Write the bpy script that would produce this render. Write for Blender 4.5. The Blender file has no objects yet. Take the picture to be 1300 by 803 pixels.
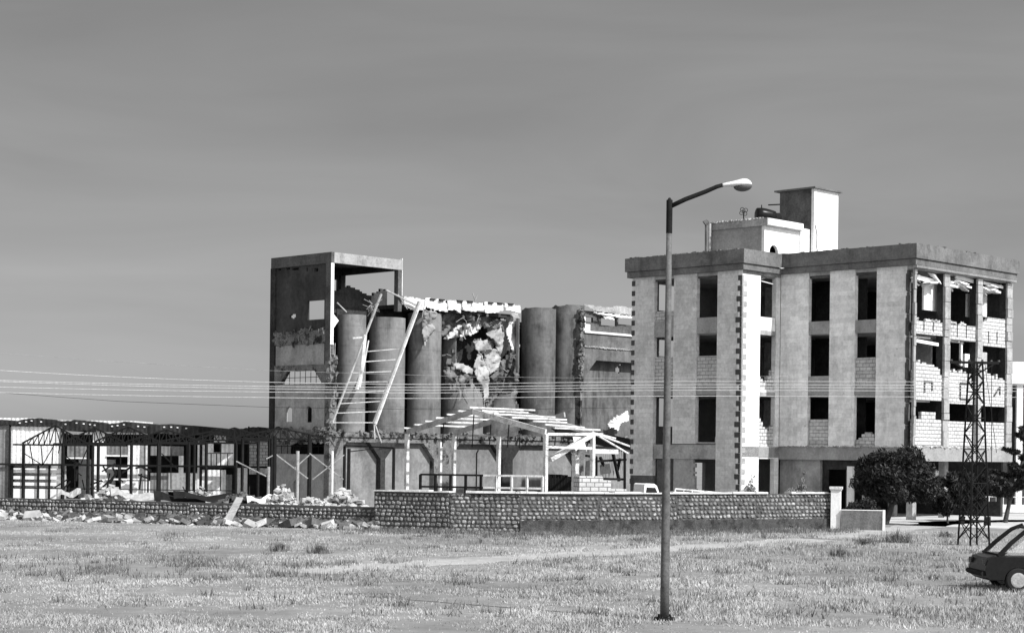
import bpy, math, random
import numpy as np
from mathutils import Vector, Matrix, noise
R = math.radians
random.seed(7)
rng = np.random.default_rng(7)
scn = bpy.context.scene
col = scn.collection

# ------------------------------------------------------------------ camera
FPX, CX, HY, ROLL, CAMH = 2281.0, 650.0, 574.0, 0.012, 3.5
cam = bpy.data.cameras.new('camera')
cam.sensor_width = 36.0
cam.lens = 36.0 * FPX / 1300.0
cam.shift_y = (HY - 401.5) / 1300.0
cam.clip_start = 0.5
cam.clip_end = 20000
camo = bpy.data.objects.new('camera', cam)
col.objects.link(camo)
cr, sr = math.cos(ROLL), math.sin(ROLL)
camo.matrix_world = Matrix(((cr, -sr, 0, 0), (0, 0, -1, 0), (sr, cr, 0, CAMH), (0, 0, 0, 1)))
scn.camera = camo

# ------------------------------------------------------------------ world, sun, exposure
SUN_AZ, SUN_EL = R(-38), R(43)
w = bpy.data.worlds.new('World'); scn.world = w; w.use_nodes = True
nt = w.node_tree; nt.nodes.clear()
sky = nt.nodes.new('ShaderNodeTexSky'); sky.sky_type = 'NISHITA'; sky.sun_disc = False
sky.sun_elevation = SUN_EL; sky.sun_rotation = R(90) - SUN_AZ
sky.air_density = 1.0; sky.dust_density = 1.2; sky.ozone_density = 1.0
sepc = nt.nodes.new('ShaderNodeSeparateColor')
nt.links.new(sky.outputs[0], sepc.inputs[0])
mr = nt.nodes.new('ShaderNodeMath'); mr.operation = 'MULTIPLY_ADD'     # a red filter on black and white film
nt.links.new(sepc.outputs[0], mr.inputs[0]); mr.inputs[1].default_value = 0.65
mg = nt.nodes.new('ShaderNodeMath'); mg.operation = 'MULTIPLY'
nt.links.new(sepc.outputs[1], mg.inputs[0]); mg.inputs[1].default_value = 0.35
nt.links.new(mg.outputs[0], mr.inputs[2])
tc = nt.nodes.new('ShaderNodeTexCoord')
mp = nt.nodes.new('ShaderNodeMapping'); mp.inputs['Scale'].default_value = (1.2, 1.2, 7.0)
mp.inputs['Rotation'].default_value = (0, R(8), 0)
nt.links.new(tc.outputs['Generated'], mp.inputs[0])
nz = nt.nodes.new('ShaderNodeTexNoise'); nz.inputs['Scale'].default_value = 2.2; nz.inputs['Detail'].default_value = 5
nz.inputs['Distortion'].default_value = 0.6
nt.links.new(mp.outputs[0], nz.inputs['Vector'])
mrg = nt.nodes.new('ShaderNodeMapRange')
mrg.inputs[1].default_value = 0.3; mrg.inputs[2].default_value = 0.75
mrg.inputs[3].default_value = 0.88; mrg.inputs[4].default_value = 1.17
nt.links.new(nz.outputs[0], mrg.inputs[0])
pw = nt.nodes.new('ShaderNodeMath'); pw.operation = 'POWER'; pw.inputs[1].default_value = 0.62   # film curve of the sky
nt.links.new(mr.outputs[0], pw.inputs[0])
mm = nt.nodes.new('ShaderNodeMath'); mm.operation = 'MULTIPLY'
nt.links.new(pw.outputs[0], mm.inputs[0]); nt.links.new(mrg.outputs[0], mm.inputs[1])
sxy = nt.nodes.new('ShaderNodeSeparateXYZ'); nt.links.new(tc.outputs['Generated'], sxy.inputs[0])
back_fill = nt.nodes.new('ShaderNodeMapRange'); nt.links.new(sxy.outputs[1], back_fill.inputs[0])    # brighter sky behind the camera, added unseen to fill the shaded fronts
back_fill.inputs[1].default_value = 0.25; back_fill.inputs[2].default_value = -0.5; back_fill.inputs[3].default_value = 1.0; back_fill.inputs[4].default_value = 3.1
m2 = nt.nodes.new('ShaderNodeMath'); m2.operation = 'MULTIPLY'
nt.links.new(mm.outputs[0], m2.inputs[0]); nt.links.new(back_fill.outputs[0], m2.inputs[1]); mm = m2
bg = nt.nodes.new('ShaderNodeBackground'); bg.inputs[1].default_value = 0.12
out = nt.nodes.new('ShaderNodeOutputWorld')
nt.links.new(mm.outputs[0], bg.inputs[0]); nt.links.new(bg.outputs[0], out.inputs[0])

sl = bpy.data.lights.new('sun', 'SUN'); sl.energy = 4.8; sl.angle = R(0.5); sl.color = (1.0, 1.0, 1.0)
so = bpy.data.objects.new('sun', sl); col.objects.link(so)
SV = Vector((math.cos(SUN_AZ) * math.cos(SUN_EL), math.sin(SUN_AZ) * math.cos(SUN_EL), math.sin(SUN_EL)))
so.rotation_euler = SV.to_track_quat('Z', 'Y').to_euler(); so.location = (60, 0, 60)
scn.view_settings.view_transform = 'Standard'; scn.view_settings.look = 'None'
scn.view_settings.gamma = 1.0; scn.view_settings.exposure = 0.32

# ------------------------------------------------------------------ pixel -> place
def ray(px, py):
    xo, yo = px - CX, py - HY
    return (xo * cr + yo * sr) / FPX, -(-xo * sr + yo * cr) / FPX      # x per metre of depth, z per metre of depth
def P(px, py, Y):
    a, b = ray(px, py); return Vector((a * Y, Y, CAMH + b * Y))
def G(px, py, z=0.0):
    a, b = ray(px, py); Y = (z - CAMH) / b; return Vector((a * Y, Y, z))
def GX(px, Y):
    # ground point at a pixel column and depth (column read at the horizon)
    a, b = ray(px, HY + 0.012 * (px - CX) + CAMH / Y * FPX); return Vector((a * Y, Y, 0))
A45 = math.atan2(2215.0, FPX)
U = Vector((math.sin(A45), math.cos(A45), 0)); W = Vector((-math.cos(A45), math.sin(A45), 0))
Z3 = Vector((0, 0, 1))
class Frame:
    def __init__(s, O, U=U, W=W): s.O, s.U, s.W = Vector((O[0], O[1], 0)), U, W
    def pt(s, u, w, z): return s.O + s.U * u + s.W * w + Z3 * z
    def hit(s, plane, c, px, py):
        a, b = ray(px, py)
        # point = (aY, Y, H+bY); find Y with the plane coordinate = c
        n = s.U if plane == 'u' else s.W
        d = Vector((a, 1, 0))
        Y = (c + s.O.dot(n)) / d.dot(n)
        p = d * Y - s.O
        return (p.dot(s.W) if plane == 'u' else p.dot(s.U)), CAMH + b * Y

# ------------------------------------------------------------------ materials (all greys: a black and white place)
def mat(name, val, var=0.25, scale=1.2, streak=0.0, brick=None, mortar=0.6, rough=0.9, bump=0.25, stain=0.0, island=0.0, corr=0.0, fine=0.25, metallic=0.0, seed=0.0, pits=0.0, lift=0.0):
    m = bpy.data.materials.new(name); m.use_nodes = True
    n = m.node_tree; L = n.links; b = n.nodes['Principled BSDF']
    b.inputs['Roughness'].default_value = rough; b.inputs['Metallic'].default_value = metallic
    b.inputs['Specular IOR Level'].default_value = 0.12
    t = n.nodes.new('ShaderNodeTexCoord'); g = n.nodes.new('ShaderNodeNewGeometry')
    def math_(op, a, c, clamp=False):
        k = n.nodes.new('ShaderNodeMath'); k.operation = op; k.use_clamp = clamp
        for i, v in enumerate((a, c)):
            if isinstance(v, (int, float)): k.inputs[i].default_value = v
            else: L.new(v, k.inputs[i])
        return k.outputs[0]
    def noise_(sc, det=6, vec=None, rgh=0.6):
        k = n.nodes.new('ShaderNodeTexNoise'); k.inputs['Scale'].default_value = sc; k.inputs['Detail'].default_value = det
        k.inputs['Roughness'].default_value = rgh
        L.new(vec if vec is not None else pos, k.inputs['Vector']); return k.outputs[0]
    def rmap(v, a, c, d, e):
        k = n.nodes.new('ShaderNodeMapRange'); L.new(v, k.inputs[0])
        for i, x in enumerate((a, c, d, e)): k.inputs[i + 1].default_value = x
        return k.outputs[0]
    ad = n.nodes.new('ShaderNodeVectorMath'); ad.operation = 'ADD'; L.new(t.outputs['Object'], ad.inputs[0])
    ad.inputs[1].default_value = (seed * 7.3, seed * 3.1, seed)
    pos = ad.outputs[0]
    v = rmap(noise_(scale), 0.3, 0.7, 1 - var, 1 + var)
    v = math_('MULTIPLY', v, rmap(noise_(scale * 9, 4), 0.3, 0.7, 1 - fine, 1 + fine))
    h = noise_(scale * 12, 5)
    if streak:
        mpn = n.nodes.new('ShaderNodeMapping'); mpn.inputs['Scale'].default_value = (1.1, 1.1, 0.16); L.new(pos, mpn.inputs[0])
        sg = math_('MULTIPLY', rmap(noise_(1.3, 8, mpn.outputs[0], .68), 0.44, 0.70, 0.0, streak * 1.25), rmap(noise_(scale * .8, 4), .38, .62, .15, 1.0))
        v = math_('MULTIPLY', v, math_('SUBTRACT', 1.0, sg))
    if stain:
        v = math_('MULTIPLY', v, rmap(noise_(scale * 0.7, 7, None, 0.72), 0.50, 0.60, 1.0, 1 - stain))
    if pits:
        v = math_('MULTIPLY', v, rmap(noise_(4.5, 3, None, .75), 0.665, 0.70, 1.0, 1 - pits))
        v = math_('MULTIPLY', v, rmap(noise_(2.1, 9, None, .8), 0.63, 0.70, 1.0, 1 - pits * .6))
    if lift:
        sx = n.nodes.new('ShaderNodeSeparateXYZ'); L.new(pos, sx.inputs[0])
        fr = math_('FRACT', math_('DIVIDE', sx.outputs[2], lift), 0.0)
        v = math_('MULTIPLY', v, rmap(fr, 0.0, 0.035, 0.62, 1.0))
    if brick:
        bw, bh, ms = brick
        k = n.nodes.new('ShaderNodeTexBrick'); k.inputs['Scale'].default_value = 1.0
        k.inputs['Brick Width'].default_value = bw; k.inputs['Row Height'].default_value = bh; k.inputs['Mortar Size'].default_value = ms
        k.inputs['Mortar Smooth'].default_value = 0.3; k.inputs['Bias'].default_value = 0.0
        k.inputs['Color1'].default_value = (1, 1, 1, 1); k.inputs['Color2'].default_value = (0.82, 0.82, 0.82, 1)
        k.inputs['Mortar'].default_value = (1 - mortar,) * 3 + (1,)
        L.new(t.outputs['UV'], k.inputs['Vector'])
        v = math_('MULTIPLY', v, k.outputs['Color'])
        h = math_('ADD', math_('MULTIPLY', h, 0.4), math_('MULTIPLY', k.outputs['Fac'], -0.6))
    if corr:
        k = n.nodes.new('ShaderNodeTexWave'); k.wave_type = 'BANDS'; k.bands_direction = 'X'
        k.inputs['Scale'].default_value = corr; L.new(t.outputs['UV'], k.inputs['Vector'])
        v = math_('MULTIPLY', v, rmap(k.outputs['Fac'], 0, 1, 0.8, 1.05))
        h = math_('ADD', h, math_('MULTIPLY', k.outputs['Fac'], 1.2))
    if island: v = math_('MULTIPLY', v, rmap(g.outputs['Random Per Island'], 0, 1, 1 - island, 1 + island))
    v = math_('MULTIPLY', v, val)
    v = math_('MINIMUM', v, 0.86)
    cc = n.nodes.new('ShaderNodeCombineColor')
    for i in range(3): L.new(v, cc.inputs[i])
    L.new(cc.outputs[0], b.inputs['Base Color'])
    if bump:
        bp = n.nodes.new('ShaderNodeBump'); bp.inputs['Strength'].default_value = bump; bp.inputs['Distance'].default_value = 0.05
        L.new(h, bp.inputs['Height']); L.new(bp.outputs[0], b.inputs['Normal'])
    return m
MT = dict(
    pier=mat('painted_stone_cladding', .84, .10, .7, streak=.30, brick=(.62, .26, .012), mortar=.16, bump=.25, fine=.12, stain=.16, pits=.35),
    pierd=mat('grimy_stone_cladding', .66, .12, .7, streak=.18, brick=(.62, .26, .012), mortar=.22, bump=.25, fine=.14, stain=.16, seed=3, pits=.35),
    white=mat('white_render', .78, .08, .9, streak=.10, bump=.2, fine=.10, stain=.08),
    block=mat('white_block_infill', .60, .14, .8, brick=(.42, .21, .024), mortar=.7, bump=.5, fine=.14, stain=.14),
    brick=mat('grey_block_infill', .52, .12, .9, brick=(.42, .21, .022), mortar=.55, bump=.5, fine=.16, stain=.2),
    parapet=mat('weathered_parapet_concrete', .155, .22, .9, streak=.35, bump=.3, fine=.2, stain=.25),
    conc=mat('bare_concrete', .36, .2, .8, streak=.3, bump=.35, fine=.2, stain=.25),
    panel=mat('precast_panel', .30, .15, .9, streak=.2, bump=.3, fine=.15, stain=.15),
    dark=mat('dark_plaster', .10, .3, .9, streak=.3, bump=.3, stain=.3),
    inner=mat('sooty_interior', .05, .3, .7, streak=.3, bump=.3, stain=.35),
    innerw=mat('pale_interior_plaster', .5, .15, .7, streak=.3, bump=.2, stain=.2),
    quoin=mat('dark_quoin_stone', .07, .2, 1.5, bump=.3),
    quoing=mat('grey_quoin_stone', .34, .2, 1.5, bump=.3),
    burnt=mat('fire_blackened_concrete', .035, .45, .7, streak=.3, bump=.45, stain=.0, fine=.35),
    mottled=mat('spalled_blackened_beam', .16, .3, 1.6, bump=.6, stain=.82, fine=.4),
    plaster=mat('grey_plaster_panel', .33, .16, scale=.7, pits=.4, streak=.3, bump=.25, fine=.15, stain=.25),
    silo=mat('cast_silo_concrete', .21, .22, .4, streak=.5, lift=1.27, pits=.3, bump=.25, fine=.12, stain=.3),
    slip=mat('stained_silo_concrete', .14, .3, .5, streak=.7, bump=.3, fine=.15, stain=.35),
    edge=mat('white_roof_edge_sheet', .7, .12, 1.0, streak=.1, bump=.2, stain=.3, pits=.3),
    sheet=mat('torn_pale_sheet', .40, .12, .6, streak=.1, bump=.1, fine=.08, stain=.2),
    dsheet=mat('sooty_torn_sheet', .16, .4, .9, streak=.3, bump=.4, stain=.5),
    steelw=mat('white_painted_steel', .62, .2, 2, rough=.6, bump=.1, stain=.4),
    steelg=mat('grey_painted_steel', .33, .2, 2, rough=.6, bump=.1, stain=.3),
    steeld=mat('dark_rusty_steel', .012, .3, 3, rough=.8, bump=.2),
    pole=mat('galvanised_steel_pole', .11, .25, 2.0, streak=.45, rough=.6, bump=.1, stain=.3, fine=.25),
    corrw=mat('white_corrugated_sheet', .84, .08, .6, streak=.22, corr=1.05, bump=.5, stain=.16),
    corrg=mat('grey_corrugated_sheet', .2, .15, .6, streak=.35, corr=1.05, bump=.5, stain=.25),
    corrd=mat('blackened_corrugated_roof', .035, .4, 1.0, corr=1.0, bump=.5, stain=.4),
    basalt=mat('basalt_fieldstone', .24, .3, 1.2, bump=.6, stain=.35, island=.5, fine=.35),
    mortar=mat('dark_mortar', .075, .3, 3, bump=.5),
    plinth=mat('rough_dark_plinth', .075, .35, 2.2, streak=.3, bump=.9, stain=.5, fine=.4),
    coping=mat('pale_mortar_coping', .62, .2, 2.5, bump=.4, stain=.2),
    rubble=mat('concrete_rubble', .40, .25, 2.5, bump=.5, island=.4, stain=.2),
    rubbled=mat('dark_rubble', .09, .3, 2.5, bump=.5, island=.5, stain=.2),
    leaf=mat('dark_leaf', .03, .3, 1.5, rough=.45, bump=0, island=.6),
    leaf2=mat('pale_dusty_leaf', .22, .3, 1.5, rough=.6, bump=0, island=.5),
    needle=mat('pine_needle', .03, .3, 1.5, rough=.6, bump=0, island=.5),
    bark=mat('bark', .07, .4, 5, bump=.8),
    grass=mat('dry_grass', .36, .3, .12, rough=.8, bump=0, island=.2, fine=.25),
    weed=mat('dusty_weed', .14, .3, 1, rough=.8, bump=0, island=.4),
    wire=mat('aluminium_cable', .42, .05, 1, rough=.5, bump=0),
    carp=mat('black_car_paint', .012, .1, 1, rough=.3, bump=0),
    rubber=mat('rubber', .02, .1, 4, bump=.1),
    lampw=mat('pale_lamp_housing', .62, .1, 5, rough=.45, bump=.05, stain=.1),
)
def glassmat(name, v, rough=.05, trans=1.0):
    m = bpy.data.materials.new(name); m.use_nodes = True; b = m.node_tree.nodes['Principled BSDF']
    b.inputs['Base Color'].default_value = (v, v, v, 1); b.inputs['Roughness'].default_value = rough
    b.inputs['Transmission Weight'].default_value = trans; b.inputs['IOR'].default_value = 1.1
    if trans == 1.0: b.inputs['Transmission Weight'].default_value = 0; b.inputs['Alpha'].default_value = .12
    return m
MT['glass'] = glassmat('clear_window_glass', .9)
MT['lens'] = glassmat('dusty_lamp_lens', .12, .25, .3)
MT['dglass'] = glassmat('dark_vehicle_glass', .03, .1, .2)

# ------------------------------------------------------------------ mesh building
def rootof(o):
    while o.parent: o = o.parent
    return o
class MB:
    def __init__(s): s.v = []; s.f = []
    def add(s, vs, fs):
        b = len(s.v); s.v += [tuple(p) for p in vs]; s.f += [tuple(b + i for i in f) for f in fs]
    def hexa(s, p):   # 8 points: bottom loop 4, top loop 4
        s.add(p, [(0, 3, 2, 1), (4, 5, 6, 7), (0, 1, 5, 4), (1, 2, 6, 5), (2, 3, 7, 6), (3, 0, 4, 7)])
    def fbox(s, F, u0, u1, w0, w1, z0, z1):
        s.hexa([F.pt(u0, w0, z0), F.pt(u1, w0, z0), F.pt(u1, w1, z0), F.pt(u0, w1, z0), F.pt(u0, w0, z1), F.pt(u1, w0, z1), F.pt(u1, w1, z1), F.pt(u0, w1, z1)])
    def box(s, x0, x1, y0, y1, z0, z1):
        s.fbox(WF, x0, x1, y0, y1, z0, z1)
    def bar(s, a, b, w=.1, h=None, up=Z3):
        a, b = Vector(a), Vector(b); h = h or w; d = (b - a).normalized()
        sd = d.cross(up)
        if sd.length < 1e-4: sd = d.cross(Vector((1, 0.3, 0)))
        sd.normalize(); uu = sd.cross(d).normalized(); sd *= w / 2; uu *= h / 2
        s.hexa([a - sd - uu, a + sd - uu, b + sd - uu, b - sd - uu, a - sd + uu, a + sd + uu, b + sd + uu, b - sd + uu])
    def tube(s, pts, rad, n=10, caps=True):
        pts = [Vector(p) for p in pts]; rad = rad if isinstance(rad, (list, tuple)) else [rad] * len(pts)
        base = len(s.v); ref = None
        for i, p in enumerate(pts):
            d = (pts[min(i + 1, len(pts) - 1)] - pts[max(i - 1, 0)]).normalized()
            if ref is None: ref = d.orthogonal().normalized()
            a = (ref - d * ref.dot(d)).normalized(); b = d.cross(a); ref = a
            for k in range(n):
                t = 2 * math.pi * k / n; s.v.append(tuple(p + (a * math.cos(t) + b * math.sin(t)) * rad[i]))
        for i in range(len(pts) - 1):
            for k in range(n):
                s.f.append((base + i * n + k, base + i * n + (k + 1) % n, base + (i + 1) * n + (k + 1) % n, base + (i + 1) * n + k))
        if caps:
            s.f.append(tuple(base + k for k in range(n))[::-1]); s.f.append(tuple(base + (len(pts) - 1) * n + k for k in range(n)))
    def prism(s, pts, vec):
        n = len(pts); vec = Vector(vec); p2 = [Vector(p) + vec for p in pts]
        s.add(list(pts) + p2, [tuple(range(n)), tuple(range(2 * n - 1, n - 1, -1))] + [(i, (i + 1) % n, n + (i + 1) % n, n + i) for i in range(n)])
    def gridwall(s, F, plane, c0, c1, a, z, filled):
        # a, z: sorted cut lists; filled(a_mid, z_mid) ; wall between plane coordinates c0 and c1
        pt = (lambda q, c, zz: F.pt(c, q, zz)) if plane == 'u' else (lambda q, c, zz: F.pt(q, c, zz))
        na, nz_ = len(a) - 1, len(z) - 1
        ok = [[filled((a[i] + a[i + 1]) / 2, (z[j] + z[j + 1]) / 2) for j in range(nz_)] for i in range(na)]
        idx = {}
        def V(i, j, c):
            k = (i, j, c)
            if k not in idx: idx[k] = len(s.v); s.v.append(tuple(pt(a[i], c1 if c else c0, z[j])))
            return idx[k]
        for i in range(na):
            for j in range(nz_):
                if not ok[i][j]: continue
                s.f.append((V(i, j, 0), V(i, j + 1, 0), V(i + 1, j + 1, 0), V(i + 1, j, 0)))
                s.f.append((V(i, j, 1), V(i + 1, j, 1), V(i + 1, j + 1, 1), V(i, j + 1, 1)))
                if i == 0 or not ok[i - 1][j]: s.f.append((V(i, j, 0), V(i, j, 1), V(i, j + 1, 1), V(i, j + 1, 0)))
                if i == na - 1 or not ok[i + 1][j]: s.f.append((V(i + 1, j, 0), V(i + 1, j + 1, 0), V(i + 1, j + 1, 1), V(i + 1, j, 1)))
                if j == 0 or not ok[i][j - 1]: s.f.append((V(i, j, 0), V(i + 1, j, 0), V(i + 1, j, 1), V(i, j, 1)))
                if j == nz_ - 1 or not ok[i][j + 1]: s.f.append((V(i, j + 1, 0), V(i, j + 1, 1), V(i + 1, j + 1, 1), V(i + 1, j + 1, 0)))
    def wall(s, F, plane, c0, c1, a0, a1, z0, z1, holes=()):
        a = sorted({a0, a1} | {min(max(x, a0), a1) for h in holes for x in h[:2]}); z = sorted({z0, z1} | {min(max(x, z0), z1) for h in holes for x in h[2:]})
        s.gridwall(F, plane, c0, c1, a, z, lambda x, y: not any(h[0] < x < h[1] and h[2] < y < h[3] for h in holes))
    def ragged(s, F, plane, c0, c1, a0, a1, z0, prof, cell=.21, cellz=.105, z1=None, jit=.12):
        # brick-stepped broken top: prof(a) gives the top height
        na = max(2, round((a1 - a0) / cell)); zt = z1 or max(prof(a0 + (a1 - a0) * i / 20) for i in range(21)) + .3
        nzz = max(1, round((zt - z0) / cellz))
        a = [a0 + (a1 - a0) * i / na for i in range(na + 1)]; z = [z0 + (zt - z0) * i / nzz for i in range(nzz + 1)]
        jj = [random.uniform(-jit, jit) for _ in range(na)]
        da = (a1 - a0) / na
        s.gridwall(F, plane, c0, c1, a, z, lambda x, y: y < prof(x) + jj[min(na - 1, int((x - a0) / da))] or y < z0 + cellz)
    def build(s, name, m, parent=None, smooth=False, base=None, mod=None):
        me = bpy.data.meshes.new(name)
        if parent is None:
            if base is None:
                xs = [v[0] for v in s.v]; ys = [v[1] for v in s.v]
                base = ((min(xs) + max(xs)) / 2, (min(ys) + max(ys)) / 2, min(v[2] for v in s.v))
            off = Vector(base)
        else: off = rootof(parent).location.copy()
        me.from_pydata([(v[0] - off.x, v[1] - off.y, v[2] - off.z) for v in s.v], [], s.f)
        me.materials.append(MT[m] if isinstance(m, str) else m)
        uvmesh(me)
        if smooth:
            me.polygons.foreach_set('use_smooth', [True] * len(me.polygons))
        o = bpy.data.objects.new(name, me); col.objects.link(o)
        if parent is None: o.location = off
        else: o.parent = parent
        if mod:
            md = o.modifiers.new('solid', 'SOLIDIFY'); md.thickness = mod
        return o
WF = Frame((0, 0), Vector((1, 0, 0)), Vector((0, 1, 0)))
import bmesh
def uvmesh(me):
    bm = bmesh.new(); bm.from_mesh(me); bmesh.ops.recalc_face_normals(bm, faces=bm.faces)
    uv = bm.loops.layers.uv.new('uv')
    for f in bm.faces:
        n = f.normal
        if abs(n.z) < .75:
            l = math.hypot(n.x, n.y) or 1; tx, ty = -n.y / l, n.x / l
            for lp in f.loops: c = lp.vert.co; lp[uv].uv = (c.x * tx + c.y * ty, c.z)
        else:
            for lp in f.loops: c = lp.vert.co; lp[uv].uv = (c.x, c.y)
    bm.to_mesh(me); bm.free()
def tag(o, label=None, cat=None, group=None, kind=None):
    if label: o['label'] = label
    if cat: o['category'] = cat
    if group: o['group'] = group
    if kind: o['kind'] = kind
    return o
def thing(name, label, cat, loc, group=None):
    o = bpy.data.objects.new(name, None); o.location = loc; o.empty_display_size = .3; col.objects.link(o)
    return tag(o, label, cat, group)
def rect_holes(F, plane, c, L):
    r = []
    for x0, y0, x1, y1 in L:
        xm, ym = (x0 + x1) / 2, (y0 + y1) / 2
        a0 = F.hit(plane, c, x0, ym)[0]; a1 = F.hit(plane, c, x1, ym)[0]
        z1 = F.hit(plane, c, xm, y0)[1]; z0 = F.hit(plane, c, xm, y1)[1]
        r.append((min(a0, a1), max(a0, a1), min(z0, z1), max(z0, z1)))
    return r
def chunk(mb, c, sx, sy, sz, rz=None, tilt=.5):
    c = Vector(c); M = Matrix.Rotation(random.uniform(0, 6.28) if rz is None else rz, 3, 'Z') @ Matrix.Rotation(random.uniform(-tilt, tilt), 3, 'X') @ Matrix.Rotation(random.uniform(-tilt, tilt), 3, 'Y')
    p = []
    for z in (-1, 1):
        for x, y in ((-1, -1), (1, -1), (1, 1), (-1, 1)):
            p.append(c + M @ Vector((x * sx * random.uniform(.6, 1.1) / 2, y * sy * random.uniform(.6, 1.1) / 2, z * sz * random.uniform(.7, 1.1) / 2)))
    mb.hexa(p)

# ================================================================== ground, path
def ground():
    mb = MB()
    S = 6000
    mb.add([(-S, -200, 0), (S, -200, 0), (S, 9000, 0), (-S, 9000, 0)], [(0, 1, 2, 3)])
    m = mat('dry_ground', .23, .25, .12, bump=.4, fine=.2, stain=.12)
    n = m.node_tree; b = n.nodes['Principled BSDF']
    o = mb.build('ground', m, base=(0, 0, 0)); tag(o, kind='structure')
    pm = mat('pale_dirt_track', .36, .15, .4, bump=.4, fine=.2)
    pts = [(380, 726), (520, 716), (650, 708), (800, 699), (950, 690), (1060, 682), (1140, 671), (1210, 662), (1320, 660), (1500, 664)]
    L = [G(x, y, .004) for x, y in pts]; mb = MB(); vs = []
    F_ = []
    M_ = 6
    fine = []
    for i in range(len(L) - 1):
        for k in range(M_): fine.append(L[i].lerp(L[i + 1], k / M_))
    fine.append(L[-1])
    for i, p in enumerate(fine):
        d = (fine[min(i + 1, len(fine) - 1)] - fine[max(0, i - 1)]).normalized(); s = Vector((-d.y, d.x, 0))
        vs += [p - s * (1.1 + .25 * math.sin(i * 1.7)), p + s * (1.2 + .3 * math.sin(i * 2.3 + 1))]
    mb.add(vs, [(2 * i, 2 * i + 2, 2 * i + 3, 2 * i + 1) for i in range(len(fine) - 1)])
    tag(mb.build('path', pm, base=(0, 0, 0)), kind='structure')
    mb = MB(); q = [G(1078, 664, .004), G(1330, 672, .004), GX(1420, 118), GX(1100, 110)]
    q = [Vector((a.x, a.y, .004)) for a in q]
    mb.add(q, [(0, 1, 2, 3)])
    tag(mb.build('yard', mat('pale_yard_dust', .5, .15, .3, bump=.3, fine=.15), base=(0, 0, 0)), kind='structure')
ground()

def grass_mesh(name, m, pts, h0, h1, wd, lean=.5):
    n = len(pts); p = np.asarray(pts, float)
    a = rng.uniform(0, 2 * math.pi, n); h = rng.uniform(h0, h1, n) * (p[:, 3] if p.shape[1] > 3 else 1)
    l = rng.normal(0, lean, n) * h; la = rng.uniform(0, 2 * math.pi, n); wv = wd * rng.uniform(.6, 1.4, n)
    v = np.zeros((n, 3, 3))
    v[:, 0] = p[:, :3] + np.c_[np.cos(a) * wv, np.sin(a) * wv, 0 * a]
    v[:, 1] = p[:, :3] - np.c_[np.cos(a) * wv, np.sin(a) * wv, 0 * a]
    v[:, 2] = p[:, :3] + np.c_[np.cos(la) * l, np.sin(la) * l, h]
    me = bpy.data.meshes.new(name); me.vertices.add(n * 3); me.vertices.foreach_set('co', v.reshape(-1))
    me.loops.add(n * 3); me.loops.foreach_set('vertex_index', np.arange(n * 3, dtype=np.int32))
    me.polygons.add(n); me.polygons.foreach_set('loop_start', np.arange(0, n * 3, 3, dtype=np.int32))
    me.polygons.foreach_set('loop_total', np.full(n, 3, dtype=np.int32)); me.update(calc_edges=True)
    me.materials.append(MT[m]); o = bpy.data.objects.new(name, me); col.objects.link(o); return o

# path centre line for keeping grass off it
PC = [G(x, y) for x, y in [(380, 726), (520, 716), (650, 708), (800, 699), (950, 690), (1060, 682), (1140, 671), (1210, 662), (1320, 660), (1500, 664)]]
PCx = np.array([p.x for p in PC]); PCy = np.array([p.y for p in PC])
def make_grass():
    N = 430000
    y = 31 + (88 - 31) * rng.uniform(0, 1, N) ** 1.15
    x = rng.uniform(-.31, .32, N) * y
    dpath = np.abs(y - np.interp(x, PCx, PCy)); onp = (dpath < 1.15) & (x > PCx[0])
    keep = ~onp | (rng.uniform(0, 1, N) < .12)
    # clumpy height
    cl = np.array([noise.noise(Vector((a * .35, b * .35, 0))) + .6 * noise.noise(Vector((a * 1.3, b * 1.3, 5))) for a, b in zip(x, y)])
    right = np.clip((x + 12) / 26, 0, 1)
    dens = np.clip(.34 + cl * .9 + .12 * right, .06, 1)
    keep &= rng.uniform(0, 1, N) < dens
    # yard at the right stays bare
    keep &= ~((x > 16.5) & (y > 84))
    hs = np.clip(.42 + .4 * right + cl * (.4 + .8 * right), .2, 2.0)
    pts = np.c_[x, y, 0 * x, hs][keep]
    o = grass_mesh('grass', 'grass', pts, .045, .125, .013)
    tag(o, 'pale dry grass covering the field before the stone wall', 'grass', kind='stuff')
    # darker tufts: a band before the wall and scattered in the field
    T = []
    for _ in range(900):
        if random.random() < .55:
            px = random.uniform(420, 1080); yy = np.interp(px, [0, 480, 660, 1055, 1100], [87.5, 79.6, 77.2, 85, 86]) - abs(random.gauss(0, 1.6)) - .2
            p = GX(px, yy)
        else:
            yy = random.uniform(38, 80); px = random.uniform(-20, 1320)
            if px < 500 and random.random() < .7: yy = random.uniform(48, 58)
            p = GX(px, yy)
        if abs(p.y - np.interp(p.x, PCx, PCy)) < 1.2 and p.x > PCx[0]: continue
        r = random.uniform(.12, .4); n = int(random.uniform(14, 40))
        for _ in range(n):
            T.append((p.x + random.gauss(0, r), p.y + random.gauss(0, r), 0, random.uniform(.6, 1.2)))
    o = grass_mesh('grass', 'weed', np.array(T), .08, .24, .014, .5)
    tag(o, 'darker coarse grass tufts scattered over the dry field', 'grass', kind='stuff')
make_grass()

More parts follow.
